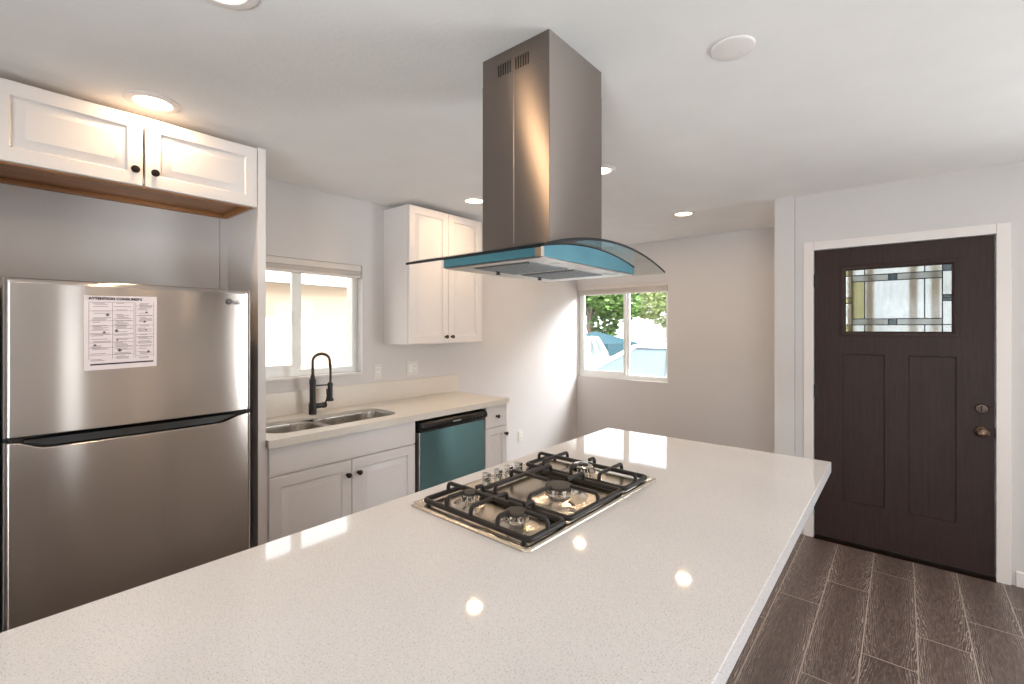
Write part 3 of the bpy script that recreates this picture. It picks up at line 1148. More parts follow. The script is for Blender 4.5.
dc = thing('base_cabinet', (2.76, 2.78, 0), 'narrow white drawer cabinet right of the dishwasher', 'cabinet')
MB().box(2.628, 2.886, BF, YW - 0.03, 0.10, 0.872).build('cabinet_body', M['cab'], dc)
MB().box(2.628, 2.886, BF + 0.07, YW - 0.10, 0.001, 0.099).build('toe_kick', M['cab'], dc)
d = slab_front(2.632, 2.884, 0.702, 0.868, BF - 0.001, BD).build('drawer', M['cab'], dc)
knob_y(2.758, BD, 0.785, d)
d = panel_front(2.632, 2.884, 0.112, 0.696, BF - 0.001, BD, 0.055).build('cabinet_door', M['cab'], dc)
knob_y(2.862, BD, 0.632, d)

# countertop with sink cut-out
def rrect(x0, x1, y0, y1, r, n=8):
    pts = []
    for (cx, cy, a0) in ((x1 - r, y1 - r, 0), (x0 + r, y1 - r, 90), (x0 + r, y0 + r, 180), (x1 - r, y0 + r, 270)):
        for i in range(n + 1):
            a = math.radians(a0 + 90 * i / n)
            pts.append((cx + r * math.cos(a), cy + r * math.sin(a)))
    return pts


CX0, CX1, CY0, CY1, CZ0, CZ1 = 1.011, 2.898, 2.448, YW - 0.001, 0.895, 0.915
SKX0, SKX1, SKY0, SKY1 = 1.080, 1.915, 2.565, 2.925
hole = rrect(SKX0, SKX1, SKY0, SKY1, 0.11, 10)
mb = MB()
bm = mb.bm
n = len(hole)


def outer_pt(i):
    # project the hole point radially to the outer rectangle, corners kept
    q = n // 4
    seg, k = divmod(i, q)
    return None


# build the top as bridged ring: outer rectangle subdivided to match hole samples
outer = []
per_c = [(CX1, CY1), (CX0, CY1), (CX0, CY0), (CX1, CY0)]
q = n // 4
for s in range(4):
    c = per_c[s]
    for k in range(q):
        outer.append(c)
rows = []
for z, pts in ((CZ1, hole), (CZ0, hole)):
    rows.append([bm.verts.new((p[0], p[1], z)) for p in pts])
oc = {z: [bm.verts.new((c[0], c[1], z)) for c in per_c] for z in (CZ1, CZ0)}
for z, hv in ((CZ1, rows[0]), (CZ0, rows[1])):
    for s in range(4):
        a = hv[s * q:(s + 1) * q]
        for k in range(q - 1):
            bm.faces.new((oc[z][s], a[k], a[k + 1]))
        nx = hv[((s + 1) * q) % n]
        bm.faces.new((oc[z][s], a[-1], nx, oc[z][(s + 1) % 4]))
for i in range(n):
    j = (i + 1) % n
    bm.faces.new((rows[0][i], rows[0][j], rows[1][j], rows[1][i]))
for s in range(4):
    bm.faces.new((oc[CZ1][s], oc[CZ1][(s + 1) % 4], oc[CZ0][(s + 1) % 4], oc[CZ0][s]))
mb.box(CX0, CX1, CY0, CY0 + 0.024, 0.874, CZ0 - 0.0001)
mb.box(CX1 - 0.024, CX1, CY0 + 0.0241, CY1, 0.874, CZ0 - 0.0001)
ct = mb.build('countertop', M['quartz2'], base=(1.95, 2.77, 0.874), angle=30)
tag(ct, 'beige quartz counter along the kitchen wall with the sink cut in', 'countertop')
bs = MB().box(1.012, 2.915, YW - 0.021, YW - 0.001, CZ1 + 0.0005, 1.068, 0.002)
tag(bs.build('backsplash', M['quartz2'], base=(1.96, YW - 0.01, CZ1)), 'low beige quartz upstand behind the sink', 'backsplash')

# sink
sk = thing('sink', (1.485, 2.735, 0.70), 'stainless steel double-bowl undermount sink below the window', 'sink')


def bowl(x0, x1, y0, y1, depth, r):
    mb = MB()
    top = CZ0 - 0.001
    loops = []
    for ins, z in ((-0.020, top - 0.0015), (-0.020, top), (0.0, top), (0.004, top - 0.01), (0.012, top - depth + 0.03), (0.022, top - depth + 0.008), (0.045, top - depth)):
        loops.append([(p_[0], p_[1], z) for p_ in rrect(x0 + ins, x1 - ins, y0 + ins, y1 - ins, max(0.02, r - ins * 0.5), 8)])
    mb.loft(loops, True, False, True)
    return mb


XMID = 1.445
b1 = bowl(SKX0 + 0.004, XMID - 0.021, SKY0 + 0.004, SKY1 - 0.004, 0.17, 0.10).build('sink_bowl', M['sinksteel'], sk, angle=60)
b2 = bowl(XMID + 0.021, SKX1 - 0.004, SKY0 + 0.004, SKY1 - 0.004, 0.20, 0.10).build('sink_bowl', M['sinksteel'], sk, angle=60)
for (bx, x, dz) in ((b1, 1.25, 0.17), (b2, 1.67, 0.20)):
    mb = MB().lathe((x, 2.75, CZ0 - dz - 0.001), [(0.042, 0.0), (0.042, 0.003), (0.034, 0.0035), (0.030, 0.001), (0.0, 0.001)], n=24)
    mb.build('drain', M['chrome'], bx)

# faucet
FXc, FYc = 1.510, 2.985
fa = thing('faucet', (FXc, FYc, CZ1), 'matte black spring-neck faucet behind the sink', 'faucet')
mb = MB()
mb.lathe((FXc, FYc, CZ1), [(0.024, 0.0005), (0.024, 0.07), (0.022, 0.073), (0.019, 0.08), (0.019, 0.20), (0.021, 0.203), (0.021, 0.228), (0.016, 0.235), (0.012, 0.262), (0.0, 0.262)], n=24)
mb.build('column', M['blackmatte'], fa)
RAD = 0.060
path = []
for i in range(6):
    path.append(Vector((FXc, FYc, 1.175 + (1.262 - 1.175) * i / 5)))
for i in range(1, 25):
    a = PI - PI * i / 24
    path.append(Vector((FXc + RAD + RAD * math.cos(a), FYc, 1.262 + 0.050 * math.sin(a))))
path.append(Vector((FXc + 2 * RAD + 0.001, FYc, 1.245)))
path.append(Vector((FXc + 2 * RAD + 0.002, FYc, 1.232)))
MB().tube(path, 0.0075, 10).build('inner_hose', M['blackmatte'], fa)
# spring coil round the hose
cum = [0]
for a, b in zip(path[:-1], path[1:]):
    cum.append(cum[-1] + (b - a).length)
tot = cum[-1]
turns = 26
pts = []
K = turns * 10
for i in range(K + 1):
    s = tot * i / K
    j = max(k for k in range(len(cum)) if cum[k] <= s + 1e-9)
    j = min(j, len(path) - 2)
    f = (s - cum[j]) / (cum[j + 1] - cum[j])
    p_ = path[j].lerp(path[j + 1], f)
    t_ = (path[j + 1] - path[j]).normalized()
    u_ = Vector((0, 1, 0))
    v_ = t_.cross(u_)
    a = 2 * PI * turns * i / K
    pts.append(p_ + u_ * (0.0115 * math.cos(a)) + v_ * (0.0115 * math.sin(a)))
MB().tube(pts, 0.0021, 6).build('spring', M['brass'], fa)
hx = FXc + 2 * RAD + 0.003
mb = MB()
mb.tube([(hx, FYc, 1.240), (hx + 0.002, FYc, 1.20), (hx + 0.003, FYc, 1.15), (hx + 0.002, FYc, 1.11)], [0.012, 0.0075, 0.0075, 0.0075], 12)
mb.build('hose', M['blackmatte'], fa)
mb = MB().lathe((hx, FYc, 0.990), [(0.022, 0), (0.024, 0.004), (0.022, 0.014), (0.0165, 0.022), (0.0165, 0.12), (0.012, 0.126), (0, 0.126)], n=24)
sh = mb.build('spray_head', M['blackmatte'], fa)
MB().box(hx - 0.026, hx - 0.014, FYc - 0.006, FYc + 0.006, 1.035, 1.075, 0.003).build('spray_lever', M['blackmatte'], sh)
mb = MB()
mb.cyl((FXc, FYc, 1.104), (hx - 0.016, FYc, 1.100), 0.005, n=12)
mb.lathe((hx, FYc, 1.094), [(0.0195, 0), (0.0195, 0.014), (0.016, 0.014), (0.016, 0)], n=20, caps=False)
mb.build('holder_arm', M['blackmatte'], fa)
mb = MB()
mb.cyl((FXc + 0.015, FYc, 0.968), (FXc + 0.072, FYc, 0.968), 0.017, n=20)
mb.cyl((FXc + 0.072, FYc, 0.968), (FXc + 0.092, FYc, 0.968), 0.020, 0.018, n=20)
mb.build('valve_body', M['blackmatte'], fa)
MB().tube([(FXc + 0.080, FYc - 0.012, 0.975), (FXc + 0.083, FYc - 0.030, 1.01), (FXc + 0.085, FYc - 0.040, 1.055)], [0.006, 0.005, 0.0045], 10).build('handle', M['blackmatte'], fa)

# outlets
def outlet(x, z, w_, h_, label, double, group=None):
    o = thing('wall_outlet', (x, YW, z), label, 'outlet')
    pl = MB().box(x - w_ / 2, x + w_ / 2, YW - 0.006, YW - 0.0002, z - h_ / 2, z + h_ / 2, 0.002).build('cover_plate', M['plate'], o)
    n_ = 2 if double else 1
    for i in range(n_):
        cx = x + (i - (n_ - 1) / 2) * 0.046
        r_ = MB().box(cx - 0.0165, cx + 0.0165, YW - 0.0085, YW - 0.006, z - 0.034, z + 0.034, 0.001).build('receptacle', M['vinyl'], pl)
        mb = MB()
        if i == n_ - 1:
            for dz in (-0.018, 0.018):
                mb.box(cx - 0.008, cx - 0.006, YW - 0.0095, YW - 0.0085, z + dz - 0.005, z + dz + 0.005)
                mb.box(cx + 0.006, cx + 0.008, YW - 0.0095, YW - 0.0085, z + dz - 0.005, z + dz + 0.005)
                mb.cyl((cx, YW - 0.0085, z + dz - 0.010), (cx, YW - 0.0095, z + dz - 0.010), 0.0025, n=8)
        else:
            mb.box(cx - 0.012, cx + 0.012, YW - 0.0105, YW - 0.0085, z - 0.028, z + 0.028, 0.0008)
        mb.build('slots' if i == n_ - 1 else 'rocker', M['inkdark'] if i == n_ - 1 else M['vinyl'], pl, smooth=False)


outlet(2.085, 1.150, 0.072, 0.117, 'single white outlet plate by the sink window', False)
outlet(2.415, 1.155, 0.117, 0.117, 'double white switch and outlet plate below the wall cabinet', True)
outlet(3.83, 0.345, 0.072, 0.117, 'low white outlet plate near the floor past the counter end', False)

# ------------------------------------------------------------------ island
IX0, IX1, IY0, IY1 = -1.05, 2.395, 0.234, 1.295
ic = thing('island_cabinet', (0.6, 0.85, 0), 'white island cabinet under the white quartz slab', 'cabinet')
MB().box(IX0 + 0.06, 2.10, 0.56, 1.255, 0.10, 0.869, 0.002).build('cabinet_body', M['cab'], ic)
MB().box(IX0 + 0.10, 2.06, 0.60, 1.19, 0.001, 0.099).build('toe_kick', M['cab'], ic)
for i in range(5):
    a = IX0 + 0.065 + i * 0.618
    mb = MB()
    loops = []
    for ins, d_ in ((0, 0), (0, 0.016), (0.003, 0.019), (0.055, 0.019), (0.06, 0.011), (0.066, 0.010), (0.088, 0.017)):
        y = 1.2552 + d_
        loops.append([(a + ins, y, 0.112 + ins), (a + 0.612 - ins, y, 0.112 + ins), (a + 0.612 - ins, y, 0.864 - ins), (a + ins, y, 0.864 - ins)])
    mb.loft(loops)
    mb.build('cabinet_door', M['cab'], ic)
it = MB().box(IX0, IX1, IY0, IY1, 0.870, 0.915, 0.0025, 2)
tag(it.build('island_countertop', M['quartz'], base=(0.67, 0.76, 0.87)), 'large white speckled quartz island slab holding the gas cooktop', 'countertop')

# ------------------------------------------------------------------ gas cooktop
KX0, KX1, KY0, KY1, KZ = 0.928, 1.702, 0.716, 1.208, 0.9155
ck = thing('gas_cooktop', ((KX0 + KX1) / 2, (KY0 + KY1) / 2, KZ), 'four-burner stainless gas cooktop set into the white island', 'cooktop')
mb = MB()
loops = []
for ins, z, r in ((0.000, 0.0, 0.020), (0.000, 0.003, 0.020), (0.004, 0.0075, 0.018), (0.012, 0.0085, 0.015), (0.020, 0.0065, 0.014), (0.024, 0.006, 0.012)):
    loops.append([(p_[0], p_[1], KZ + z) for p_ in rrect(KX0 + ins, KX1 - ins, KY0 + ins, KY1 - ins, r, 6)])
mb.loft(loops)
mb.build('steel_tray', M['cooksteel'], ck, angle=50)
KT = KZ + 0.006


def burner(x, y, rr, triple=False):
    b = MB().lathe((x, y, KT), [(rr * 2.1, 0), (rr * 1.95, 0.002), (rr * 1.5, 0.006), (rr * 1.28, 0.009), (rr * 1.12, 0.011), (rr * 1.12, 0.013), (rr * 0.5, 0.013)], n=36)
    o = b.build('burner', M['cooksteel'], ck)
    # slotted flame ring
    mb = MB()
    nn = 48
    lo = []
    for (k, z) in ((0.99, 0.0132), (0.99, 0.030), (0.5, 0.030)):
        lo.append([(x + (rr * k * (1 if i % 2 else 0.93)) * math.cos(2 * PI * i / nn), y + (rr * k * (1 if i % 2 else 0.93)) * math.sin(2 * PI * i / nn), KT + z) for i in range(nn)])
    mb.loft(lo)
    mb.build('flame_ring', M['chrome'], o)
    if triple:
        mb = MB().lathe((x, y, KT), [(rr * 1.02, 0.030), (rr * 1.02, 0.034), (rr * 0.9, 0.0365), (rr * 0.66, 0.0365), (rr * 0.60, 0.034), (rr * 0.60, 0.030)], n=36, caps=False)
        mb.build('burner_cap', M['chrome'], o)
        mb = MB().lathe((x, y, KT), [(rr * 0.40, 0.0302), (rr * 0.42, 0.037), (rr * 0.36, 0.040), (0, 0.041)], n=28)
        mb.build('burner_cap', M['burnercap'], o)
    else:
        mb = MB().lathe((x, y, KT), [(rr * 0.5, 0.0302), (rr * 1.00, 0.0305), (rr * 1.02, 0.033), (rr * 0.97, 0.0375), (rr * 0.85, 0.039), (0, 0.0395)], n=36)
        mb.build('burner_cap', M['burnercap'], o)
    MB().cyl((x + rr * 1.5, y + rr * 0.5, KT), (x + rr * 1.5, y + rr * 0.5, KT + 0.018), 0.003, n=8).build('igniter', M['vinyl'], o)
    return o


BURN = [(1.060, 1.062, 0.026), (1.040, 0.848, 0.033), (1.302, 0.885, 0.046), (1.558, 0.955, 0.044)]
for i, (x, y, r) in enumerate(BURN):
    burner(x, y, r, i == 3)
GZ = KT + 0.0125
GB = 0.0074
GT = KT + 0.043     # finger top centre


def grate(x0, x1, y0, y1, xbars, ybar, fingers):
    mb = MB()
    fr_ = [(p_[0], p_[1], GZ) for p_ in rrect(x0, x1, y0, y1, 0.014, 4)]
    mb.tube(fr_, GB * 1.15, 8, closed=True)
    # feet
    for (x, y) in ((x0 + 0.01, y0 + 0.02), (x1 - 0.01, y0 + 0.02), (x0 + 0.01, y1 - 0.02), (x1 - 0.01, y1 - 0.02)):
        mb.cyl((x + (0.0 if x < (x0 + x1) / 2 else 0) - (0.009 if x < (x0 + x1) / 2 else -0.009), y, KT + 0.0002), (x - (0.009 if x < (x0 + x1) / 2 else -0.009), y, GZ), 0.007, n=10)

    def arm(a, b, r0=True, r1=False):
        a, b = Vector((*a, 0)), Vector((*b, 0))
        t_ = (b - a).normalized()
        pts_ = []
        if r0:
            pts_ += [a + Vector((0, 0, GZ - 0.004)), a + Vector((0, 0, GT - 0.012)) + t_ * 0.001, a + Vector((0, 0, GT - 0.003)) + t_ * 0.005, a + Vector((0, 0, GT)) + t_ * 0.012]
        else:
            pts_ += [a + Vector((0, 0, GT))]
        if r1:
            pts_ += [b + Vector((0, 0, GT)) - t_ * 0.012, b + Vector((0, 0, GT - 0.003)) - t_ * 0.005, b + Vector((0, 0, GT - 0.012)) - t_ * 0.001, b + Vector((0, 0, GZ - 0.004))]
        else:
            pts_ += [b + Vector((0, 0, GT))]
        mb.tube(pts_, GB * 0.92, 8)
    for yb in xbars:
        arm((x0, yb), (x1, yb), True, True)
    for (a, b) in fingers:
        arm(a, b)
    for (a, b) in ybar:
        arm(a, b, False, False)
    return mb.build('grate', M['iron'], ck, angle=50)


g1 = (0.960, 1.120, 0.734, 1.168)
(x, y, r), (x2, y2, r2) = BURN[0], BURN[1]
grate(*g1, [0.955], [((x - 0.005, 0.890), (x - 0.005, 1.028))],
      [((g1[0], y), (x - 0.029, y)), ((g1[1], y), (x + 0.029, y)), ((x, g1[3]), (x, y + 0.029)),
       ((g1[0], y2), (x2 - 0.035, y2)), ((g1[1], y2), (x2 + 0.035, y2)), ((x2, g1[2]), (x2, y2 - 0.035))])
g2 = (1.142, 1.452, 0.734, 1.098)
x, y, r = BURN[2]
grate(*g2, [1.030], [], [((x, g2[3]), (x, y + 0.048)), ((g2[0], y), (x - 0.048, y)), ((g2[1], y), (x + 0.048, y)), ((x, g2[2]), (x, y - 0.048))])
g3 = (1.476, 1.644, 0.734, 1.170)
x, y, r = BURN[3]
grate(*g3, [1.085, 0.835], [], [((x, g3[3]), (x, y + 0.046)), ((x, g3[2]), (x, y - 0.046)), ((g3[0], y), (x - 0.046, y)), ((g3[1], y), (x + 0.046, y))])
for x in (1.243, 1.306, 1.366, 1.424):
    y = 1.168
    k = MB().lathe((x, y, KT), [(0.0195, 0.0), (0.0195, 0.003), (0.016, 0.004), (0.0155, 0.018), (0.0145, 0.020), (0.0, 0.020)], n=28).build('control_knob', M['chrome'], ck)
    MB().box(x - 0.0095, x + 0.0095, y - 0.0145, y + 0.0145, KT + 0.0195, KT + 0.033, 0.002).build('grip', M['chrome'], k)

ck.rotation_euler = (0, 0, math.radians(-1.3))

# ------------------------------------------------------------------ range hood
HX0, HX1, HY0, HY1 = 1.214, 1.547, 0.863, 1.155
hd = thing('range_hood', (1.38, 1.0, 1.693), 'stainless island range hood with curved glass canopy hanging over the cooktop', 'range hood')
GAP = 1.385
AP, END, HALF = 1.765, 1.707, 0.402
SAG = AP - END
RG = (HALF ** 2 + SAG ** 2) / (2 * SAG)


def arcz(x):
    return AP - RG + math.sqrt(RG * RG - (x - GAP) ** 2)


ZS = 2.345
mb = MB().box(HX0 - 0.0015, HX1 + 0.0015, HY0 - 0.0015, HY1 + 0.0015, arcz(HX0) + 0.004, ZS, 0.0015, 1)
low = mb.build('lower_chimney', M['hood'], hd, smooth=False)
ys = (HY0 + HY1) / 2
MB().box(HX0 - 0.0025, HX0 - 0.0016, ys - 0.0006, ys + 0.0006, 1.77, ZS - 0.002).build('seam', M['hoodlight'], low, smooth=False)
# upper chimney with real vent slots on its left face
mb = MB()
s0, s1 = 2.358, 2.400
slots = []
for g0 in (0.946, 1.024):
    for i in range(6):
        a = g0 + i * 0.0105
        slots.append((a, a + 0.0055, s0, s1))
mb.wallbox((HY0, HY1, ZS - 0.03, CEIL - 0.001), slots, HX0, HX0 + 0.0012, 'X')
mb.box(HX1 - 0.0012, HX1, HY0, HY1, ZS - 0.03, CEIL - 0.001)
mb.box(HX0 + 0.0013, HX1 - 0.0013, HY0, HY0 + 0.0012, ZS - 0.03, CEIL - 0.001)
mb.box(HX0 + 0.0013, HX1 - 0.0013, HY1 - 0.0012, HY1, ZS - 0.03, CEIL - 0.001)
up = mb.build('upper_chimney', M['hood'], hd, smooth=False)
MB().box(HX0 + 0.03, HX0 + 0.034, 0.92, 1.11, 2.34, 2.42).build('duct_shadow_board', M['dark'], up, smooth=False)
mb = MB()
mb.lathe((HX0, 1.013, 2.425), [(0.003, 0), (0.0025, 0.002), (0, 0.0025)], (-1, 0, 0), 10)
mb.build('screw', M['chrome'], up)
mb = MB()
mb.lathe((1.41, HY0, 2.425), [(0.003, 0), (0.0025, 0.002), (0, 0.0025)], (0, -1, 0), 10)
mb.build('screw', M['chrome'], up)
# glass canopy
gx0, gx1, gy0, gy1 = GAP - HALF, GAP + HALF, 0.715, 1.297
TH = 0.008
NG = 36
bm_g = MB()
bm = bm_g.bm
V = {}
for i in range(NG + 1):
    x = gx0 + (gx1 - gx0) * i / NG
    for k, y in enumerate((gy0, gy1)):
        for t, dz in enumerate((0, -TH)):
            V[i, k, t] = bm.verts.new((x, y, arcz(x) + dz))
edge_faces = []
for i in range(NG):
    bm.faces.new((V[i, 0, 0], V[i + 1, 0, 0], V[i + 1, 1, 0], V[i, 1, 0]))
    bm.faces.new((V[i, 0, 1], V[i, 1, 1], V[i + 1, 1, 1], V[i + 1, 0, 1]))
    for k in (0, 1):
        edge_faces.append(bm.faces.new((V[i, k, 0], V[i, k, 1], V[i + 1, k, 1], V[i + 1, k, 0])))
for i in (0, NG):
    fc_ = bm.faces.new((V[i, 0, 0], V[i, 1, 0], V[i, 1, 1], V[i, 0, 1]))
    if i == 0:
        edge_faces.append(fc_)
for f in edge_faces:
    f.material_index = 1
tag(bm_g.build('glass_canopy', [M['hoodglass'], M['glassedge']], hd), 'clear arched glass with dark edges')
# body under the glass
bx0, bx1, by0, by1, bz = 1.086, 1.694, 0.802, 1.222, 1.693
mb = MB()
NB = 24
poly = [(bx0, bz), (bx1, bz)] + [(bx1 - (bx1 - bx0) * i / NB, arcz(bx1 - (bx1 - bx0) * i / NB) - TH - 0.0005) for i in range(NB + 1)]
mb.prism(poly, by0, by1, 'Y')
body = mb.build('hood_body', M['hood'], hd, angle=30)
# blue protective film on its two visible faces
mb = MB()
e = 0.0008
poly = [(bx0 + 0.016, bz + 0.001), (bx1 - 0.006, bz + 0.001)] + [(xx, arcz(xx) - TH - 0.0015) for xx in [bx1 - 0.006 - (bx1 - bx0 - 0.022) * i / NB for i in range(NB + 1)]]
mb.prism(poly, by0 - e, by0 - 0.0001, 'Y')
tag(mb.build('protective_film', M['film'], body, smooth=False), 'blue plastic film on the curved side')
mb = MB().box(bx0 - e, bx0 - 0.0001, by0 + 0.022, by1 - 0.004, bz + 0.001, arcz(bx0) - TH - 0.002)
tag(mb.build('protective_film', M['film'], body, smooth=False), 'blue plastic film on the narrow end')
mb = MB()
mb.tube([(xx, by0 - 0.001, arcz(xx) - TH - 0.002) for xx in [bx0 + (bx1 - bx0) * i / NB for i in range(NB + 1)]], 0.0022, 6)
mb.build('gasket', M['black'], body)
MB().box(bx0 - 0.0012, bx0 - 0.0001, by0, by1, arcz(bx0) - TH - 0.005, arcz(bx0) - TH).build('gasket', M['black'], body, smooth=False)
# underside plate, filters, latches, lamps
MB().box(bx0 + 0.004, bx1 - 0.004, by0 + 0.004, by1 - 0.004, bz - 0.004, bz - 0.0002, 0.0012, 1).build('underside_plate', M['hoodlight'], hd)
for (a, b, c, d_) in ((1.130, 1.352, 0.880, 1.118), (1.384, 1.592, 0.880, 1.118)):
    mb = MB()
    mb.box(a, b, c, d_, bz - 0.0065, bz - 0.0042)
    nlv = 16
    for i in range(nlv):
        yy = c + 0.008 + (d_ - c - 0.016) * i / (nlv - 1)
        mb.box(a + 0.008, b - 0.008, yy - 0.003, yy + 0.003, bz - 0.0085, bz - 0.0065)
    fl = mb.build('grease_filter', M['mesh'], hd, smooth=False)
    cx = (a + b) / 2
    MB().lathe((cx, 1.105, bz - 0.0065), [(0.012, 0), (0.010, 0.003), (0.006, 0.004), (0.006, 0.008), (0.009, 0.009), (0.008, 0.012), (0, 0.012)], (0, 0, -1), 16).build('filter_latch', M['blackmatte'], fl)
for x in (1.190, 1.575):
    MB().lathe((x, 0.838, bz - 0.004), [(0.030, 0), (0.030, 0.002), (0.026, 0.003), (0.022, 0.0015), (0, 0.0015)], (0, 0, -1), 24).build('hood_lamp', M['lampoff'], hd)
mb = MB().box(1.32, 1.43, by0 + 0.012, by0 + 0.034, bz - 0.0055, bz - 0.0041)
mb.build('control_label', M['paper'], hd, smooth=False)

# ------------------------------------------------------------------ ceiling fittings
def downlight(x, y, label):
    o = thing('recessed_light', (x, y, CEIL), label, 'ceiling light', 'recessed lights in the kitchen ceiling')
    MB().lathe((x, y, CEIL), [(0.098, 0.0002), (0.098, 0.004), (0.092, 0.008), (0.070, 0.009), (0.066, 0.006), (0.066, 0.001)], (0, 0, -1), 40, caps=False).build('trim_ring', M['trim'], o)
    MB().lathe((x, y, CEIL), [(0.0655, 0.0005), (0.0655, 0.005), (0.05, 0.0062), (0.0, 0.0066)], (0, 0, -1), 40).build('diffuser', M['lens'], o)
    light('lamp', 'AREA', (x, y, CEIL - 0.010), None, LAMP_POWER, (1.0, 0.68, 0.39), 0.10, shape='DISK', parent=o)


for (x, y, lb) in ((0.532, 2.425, 'lit recessed light right above the refrigerator cabinet'),
                   (0.470, 1.455, 'lit recessed light cut by the top edge of the photo'),
                   (2.490, 2.455, 'lit recessed light in front of the tall wall cabinet'),
                   (2.500, 1.405, 'lit recessed light just peeping past the hood chimney'),
                   (3.890, 1.400, 'lit recessed light nearest the front door wall'),
                   (3.880, 2.400, 'lit recessed light hidden behind the hood chimney')):
    downlight(x, y, lb)
for (x, y, lb) in ((1.30, -1.35, 'added unseen recessed light behind the camera, nearer the patio door'), (2.30, -1.35, 'added unseen recessed light behind the camera, nearer the entry wall'),
                   (1.30, -2.75, 'added unseen rear recessed light nearer the patio door'), (2.30, -2.75, 'added unseen rear recessed light nearer the entry wall')):
    downlight(x, y, lb)  # rear downlights are out of view, added for warm fill and steel reflections
cv = thing('ceiling_cover', (1.70, 0.445, CEIL), 'blank white round cover plate on the ceiling toward the door', 'cover plate')
MB().lathe((1.70, 0.445, CEIL), [(0.070, 0.0002), (0.070, 0.004), (0.064, 0.009), (0.030, 0.0105), (0, 0.0105)], (0, 0, -1), 40).build('cover_disc', M['trim'], cv)
for s in (-1, 1):
    MB().lathe((1.70 + 0.028 * s, 0.445 - 0.02 * s, CEIL - 0.0098), [(0.004, 0), (0.003, 0.0015), (0, 0.002)], (0, 0, -1), 10).build('screw', M['plate'], cv)

# ------------------------------------------------------------------ outside
M['stucco'] = paint('beige_stucco', s2l((226, 208, 186)), 0.9, 0.03, 2, 0.4, 60)
M['whitetrim'] = paint('white_fascia', s2l((240, 238, 234)), 0.6, 0.02, 4)
M['shingle'] = paint('roof_shingle', s2l((190, 186, 180)), 0.9, 0.15, 30)
M['asphalt'] = paint('pale_concrete', s2l((150, 147, 142)), 0.9, 0.08, 1.5)
M['leaf'] = paint('leaf_green', s2l((92, 122, 56)), 0.6, 0.35, 3)
M['leaf2'] = paint('leaf_pale_green', s2l((146, 160, 104)), 0.6, 0.3, 3)
M['bark'] = paint('bark', s2l((120, 104, 88)), 0.9, 0.2, 8, 0.6, 30)
M['carwhite'] = paint('white_car_paint', s2l((238, 240, 242)), 0.25, 0.01, 4, coat=1.0)
M['carglass'] = paint('tinted_car_glass', s2l((104, 120, 128)), 0.08, 0.05, 4)
M['tyre'] = paint('tyre_rubber', s2l((40, 40, 42)), 0.8, 0.1, 20)
M['tarp'] = paint('teal_canvas', s2l((30, 70, 82)), 0.7, 0.08, 4)
M['post'] = wood('porch_timber', s2l((134, 122, 102)), s2l((160, 148, 126)), 'Z', 0.7)
M['porchwall'] = paint('porch_stucco', s2l((146, 150, 152)), 0.9, 0.05, 2)

tag(MB().box(-14, 40, -16, 30, -0.32, -0.20).build('ground', M['asphalt'], smooth=False), kind='structure')
# neighbour's house
nh = thing('neighbour_house', (1.0, 7.6, -0.2), 'beige neighbour house with white eaves outside the sink window', 'house')
MB().box(-5.0, 4.4, 6.0, 9.2, -0.2, 2.5).build('house_wall', M['stucco'], nh, smooth=False)
mb = MB()
mb.prism([(5.78, 2.04), (6.0, 2.04), (9.4, 2.04), (9.4, 2.16), (7.6, 3.1), (5.70, 2.24), (5.70, 2.04)], -5.3, 4.7, 'X')
mb.build('roof', M['shingle'], nh, smooth=False)
MB().box(-5.3, 4.7, 5.66, 5.699, 2.03, 2.25).build('fascia', M['whitetrim'], nh, smooth=False)
mb = MB()
for i in range(7):
    mb.box(3.40, 3.85, 5.97, 5.999, 0.98 + i * 0.035, 1.0 + i * 0.035)
mb.box(3.38, 3.87, 5.985, 5.999, 0.95, 1.24)
mb.build('vent_louver', M['plate'], nh, smooth=False)


def tree(name, x, y, zt, r, mat, label, seed, nleaf=1500):
    rg = random.Random(seed)
    o = thing(name, (x, y, -0.2), label, 'tree', 'trees across the street')
    mb = MB()
    mb.tube([(x, y, -0.2), (x + 0.05, y, 0.8), (x - 0.03, y + 0.05, zt * 0.55), (x, y, zt * 0.8)], [0.2, 0.14, 0.11, 0.05], 10)
    for k in range(5):
        a = k * 1.3
        mb.tube([(x, y, zt * 0.5), (x + math.cos(a) * r * .5, y + math.sin(a) * r * .5, zt * 0.72)], [0.06, 0.02], 6)
    mb.build('trunk', M['bark'], o)
    mb = MB()
    bm = mb.bm
    clumps = [(rg.gauss(0, .45) * r, rg.gauss(0, .45) * r, zt * 0.68 + rg.gauss(0, .30) * r, r * rg.uniform(.35, .6)) for _ in range(12)]
    for _ in range(nleaf):
        c = rg.choice(clumps)
        d = Vector((rg.gauss(0, 1), rg.gauss(0, 1), rg.gauss(0, 1))).normalized() * (c[3] * rg.uniform(.6, 1.0))
        p_ = Vector((x + c[0], y + c[1], c[2])) + d
        q = Vector((rg.gauss(0, 1), rg.gauss(0, 1), rg.gauss(0, 1))).normalized().to_track_quat('Z', 'Y')
        s = rg.uniform(.08, .17)
        vs_ = [bm.verts.new(p_ + q @ Vector(v)) for v in ((-s, 0, 0), (0, -s * .5, s * .15), (s, 0, 0), (0, s * .5, s * .15))]
        bm.faces.new(vs_)
    mb.build('foliage', mat, o, smooth=False)


tree('tree', 17.5, 10.3, 4.0, 1.6, M['leaf'], 'bright green tree at left in the nook window view', 1, 6000)
tree('tree', 22.5, 8.2, 4.8, 1.8, M['leaf2'], 'pale green tree at right in the nook window view', 2, 6000)
tree('tree', 22.0, 15.2, 5.2, 1.8, M['leaf2'], 'pale far tree at the left edge of the nook window', 5, 4000)


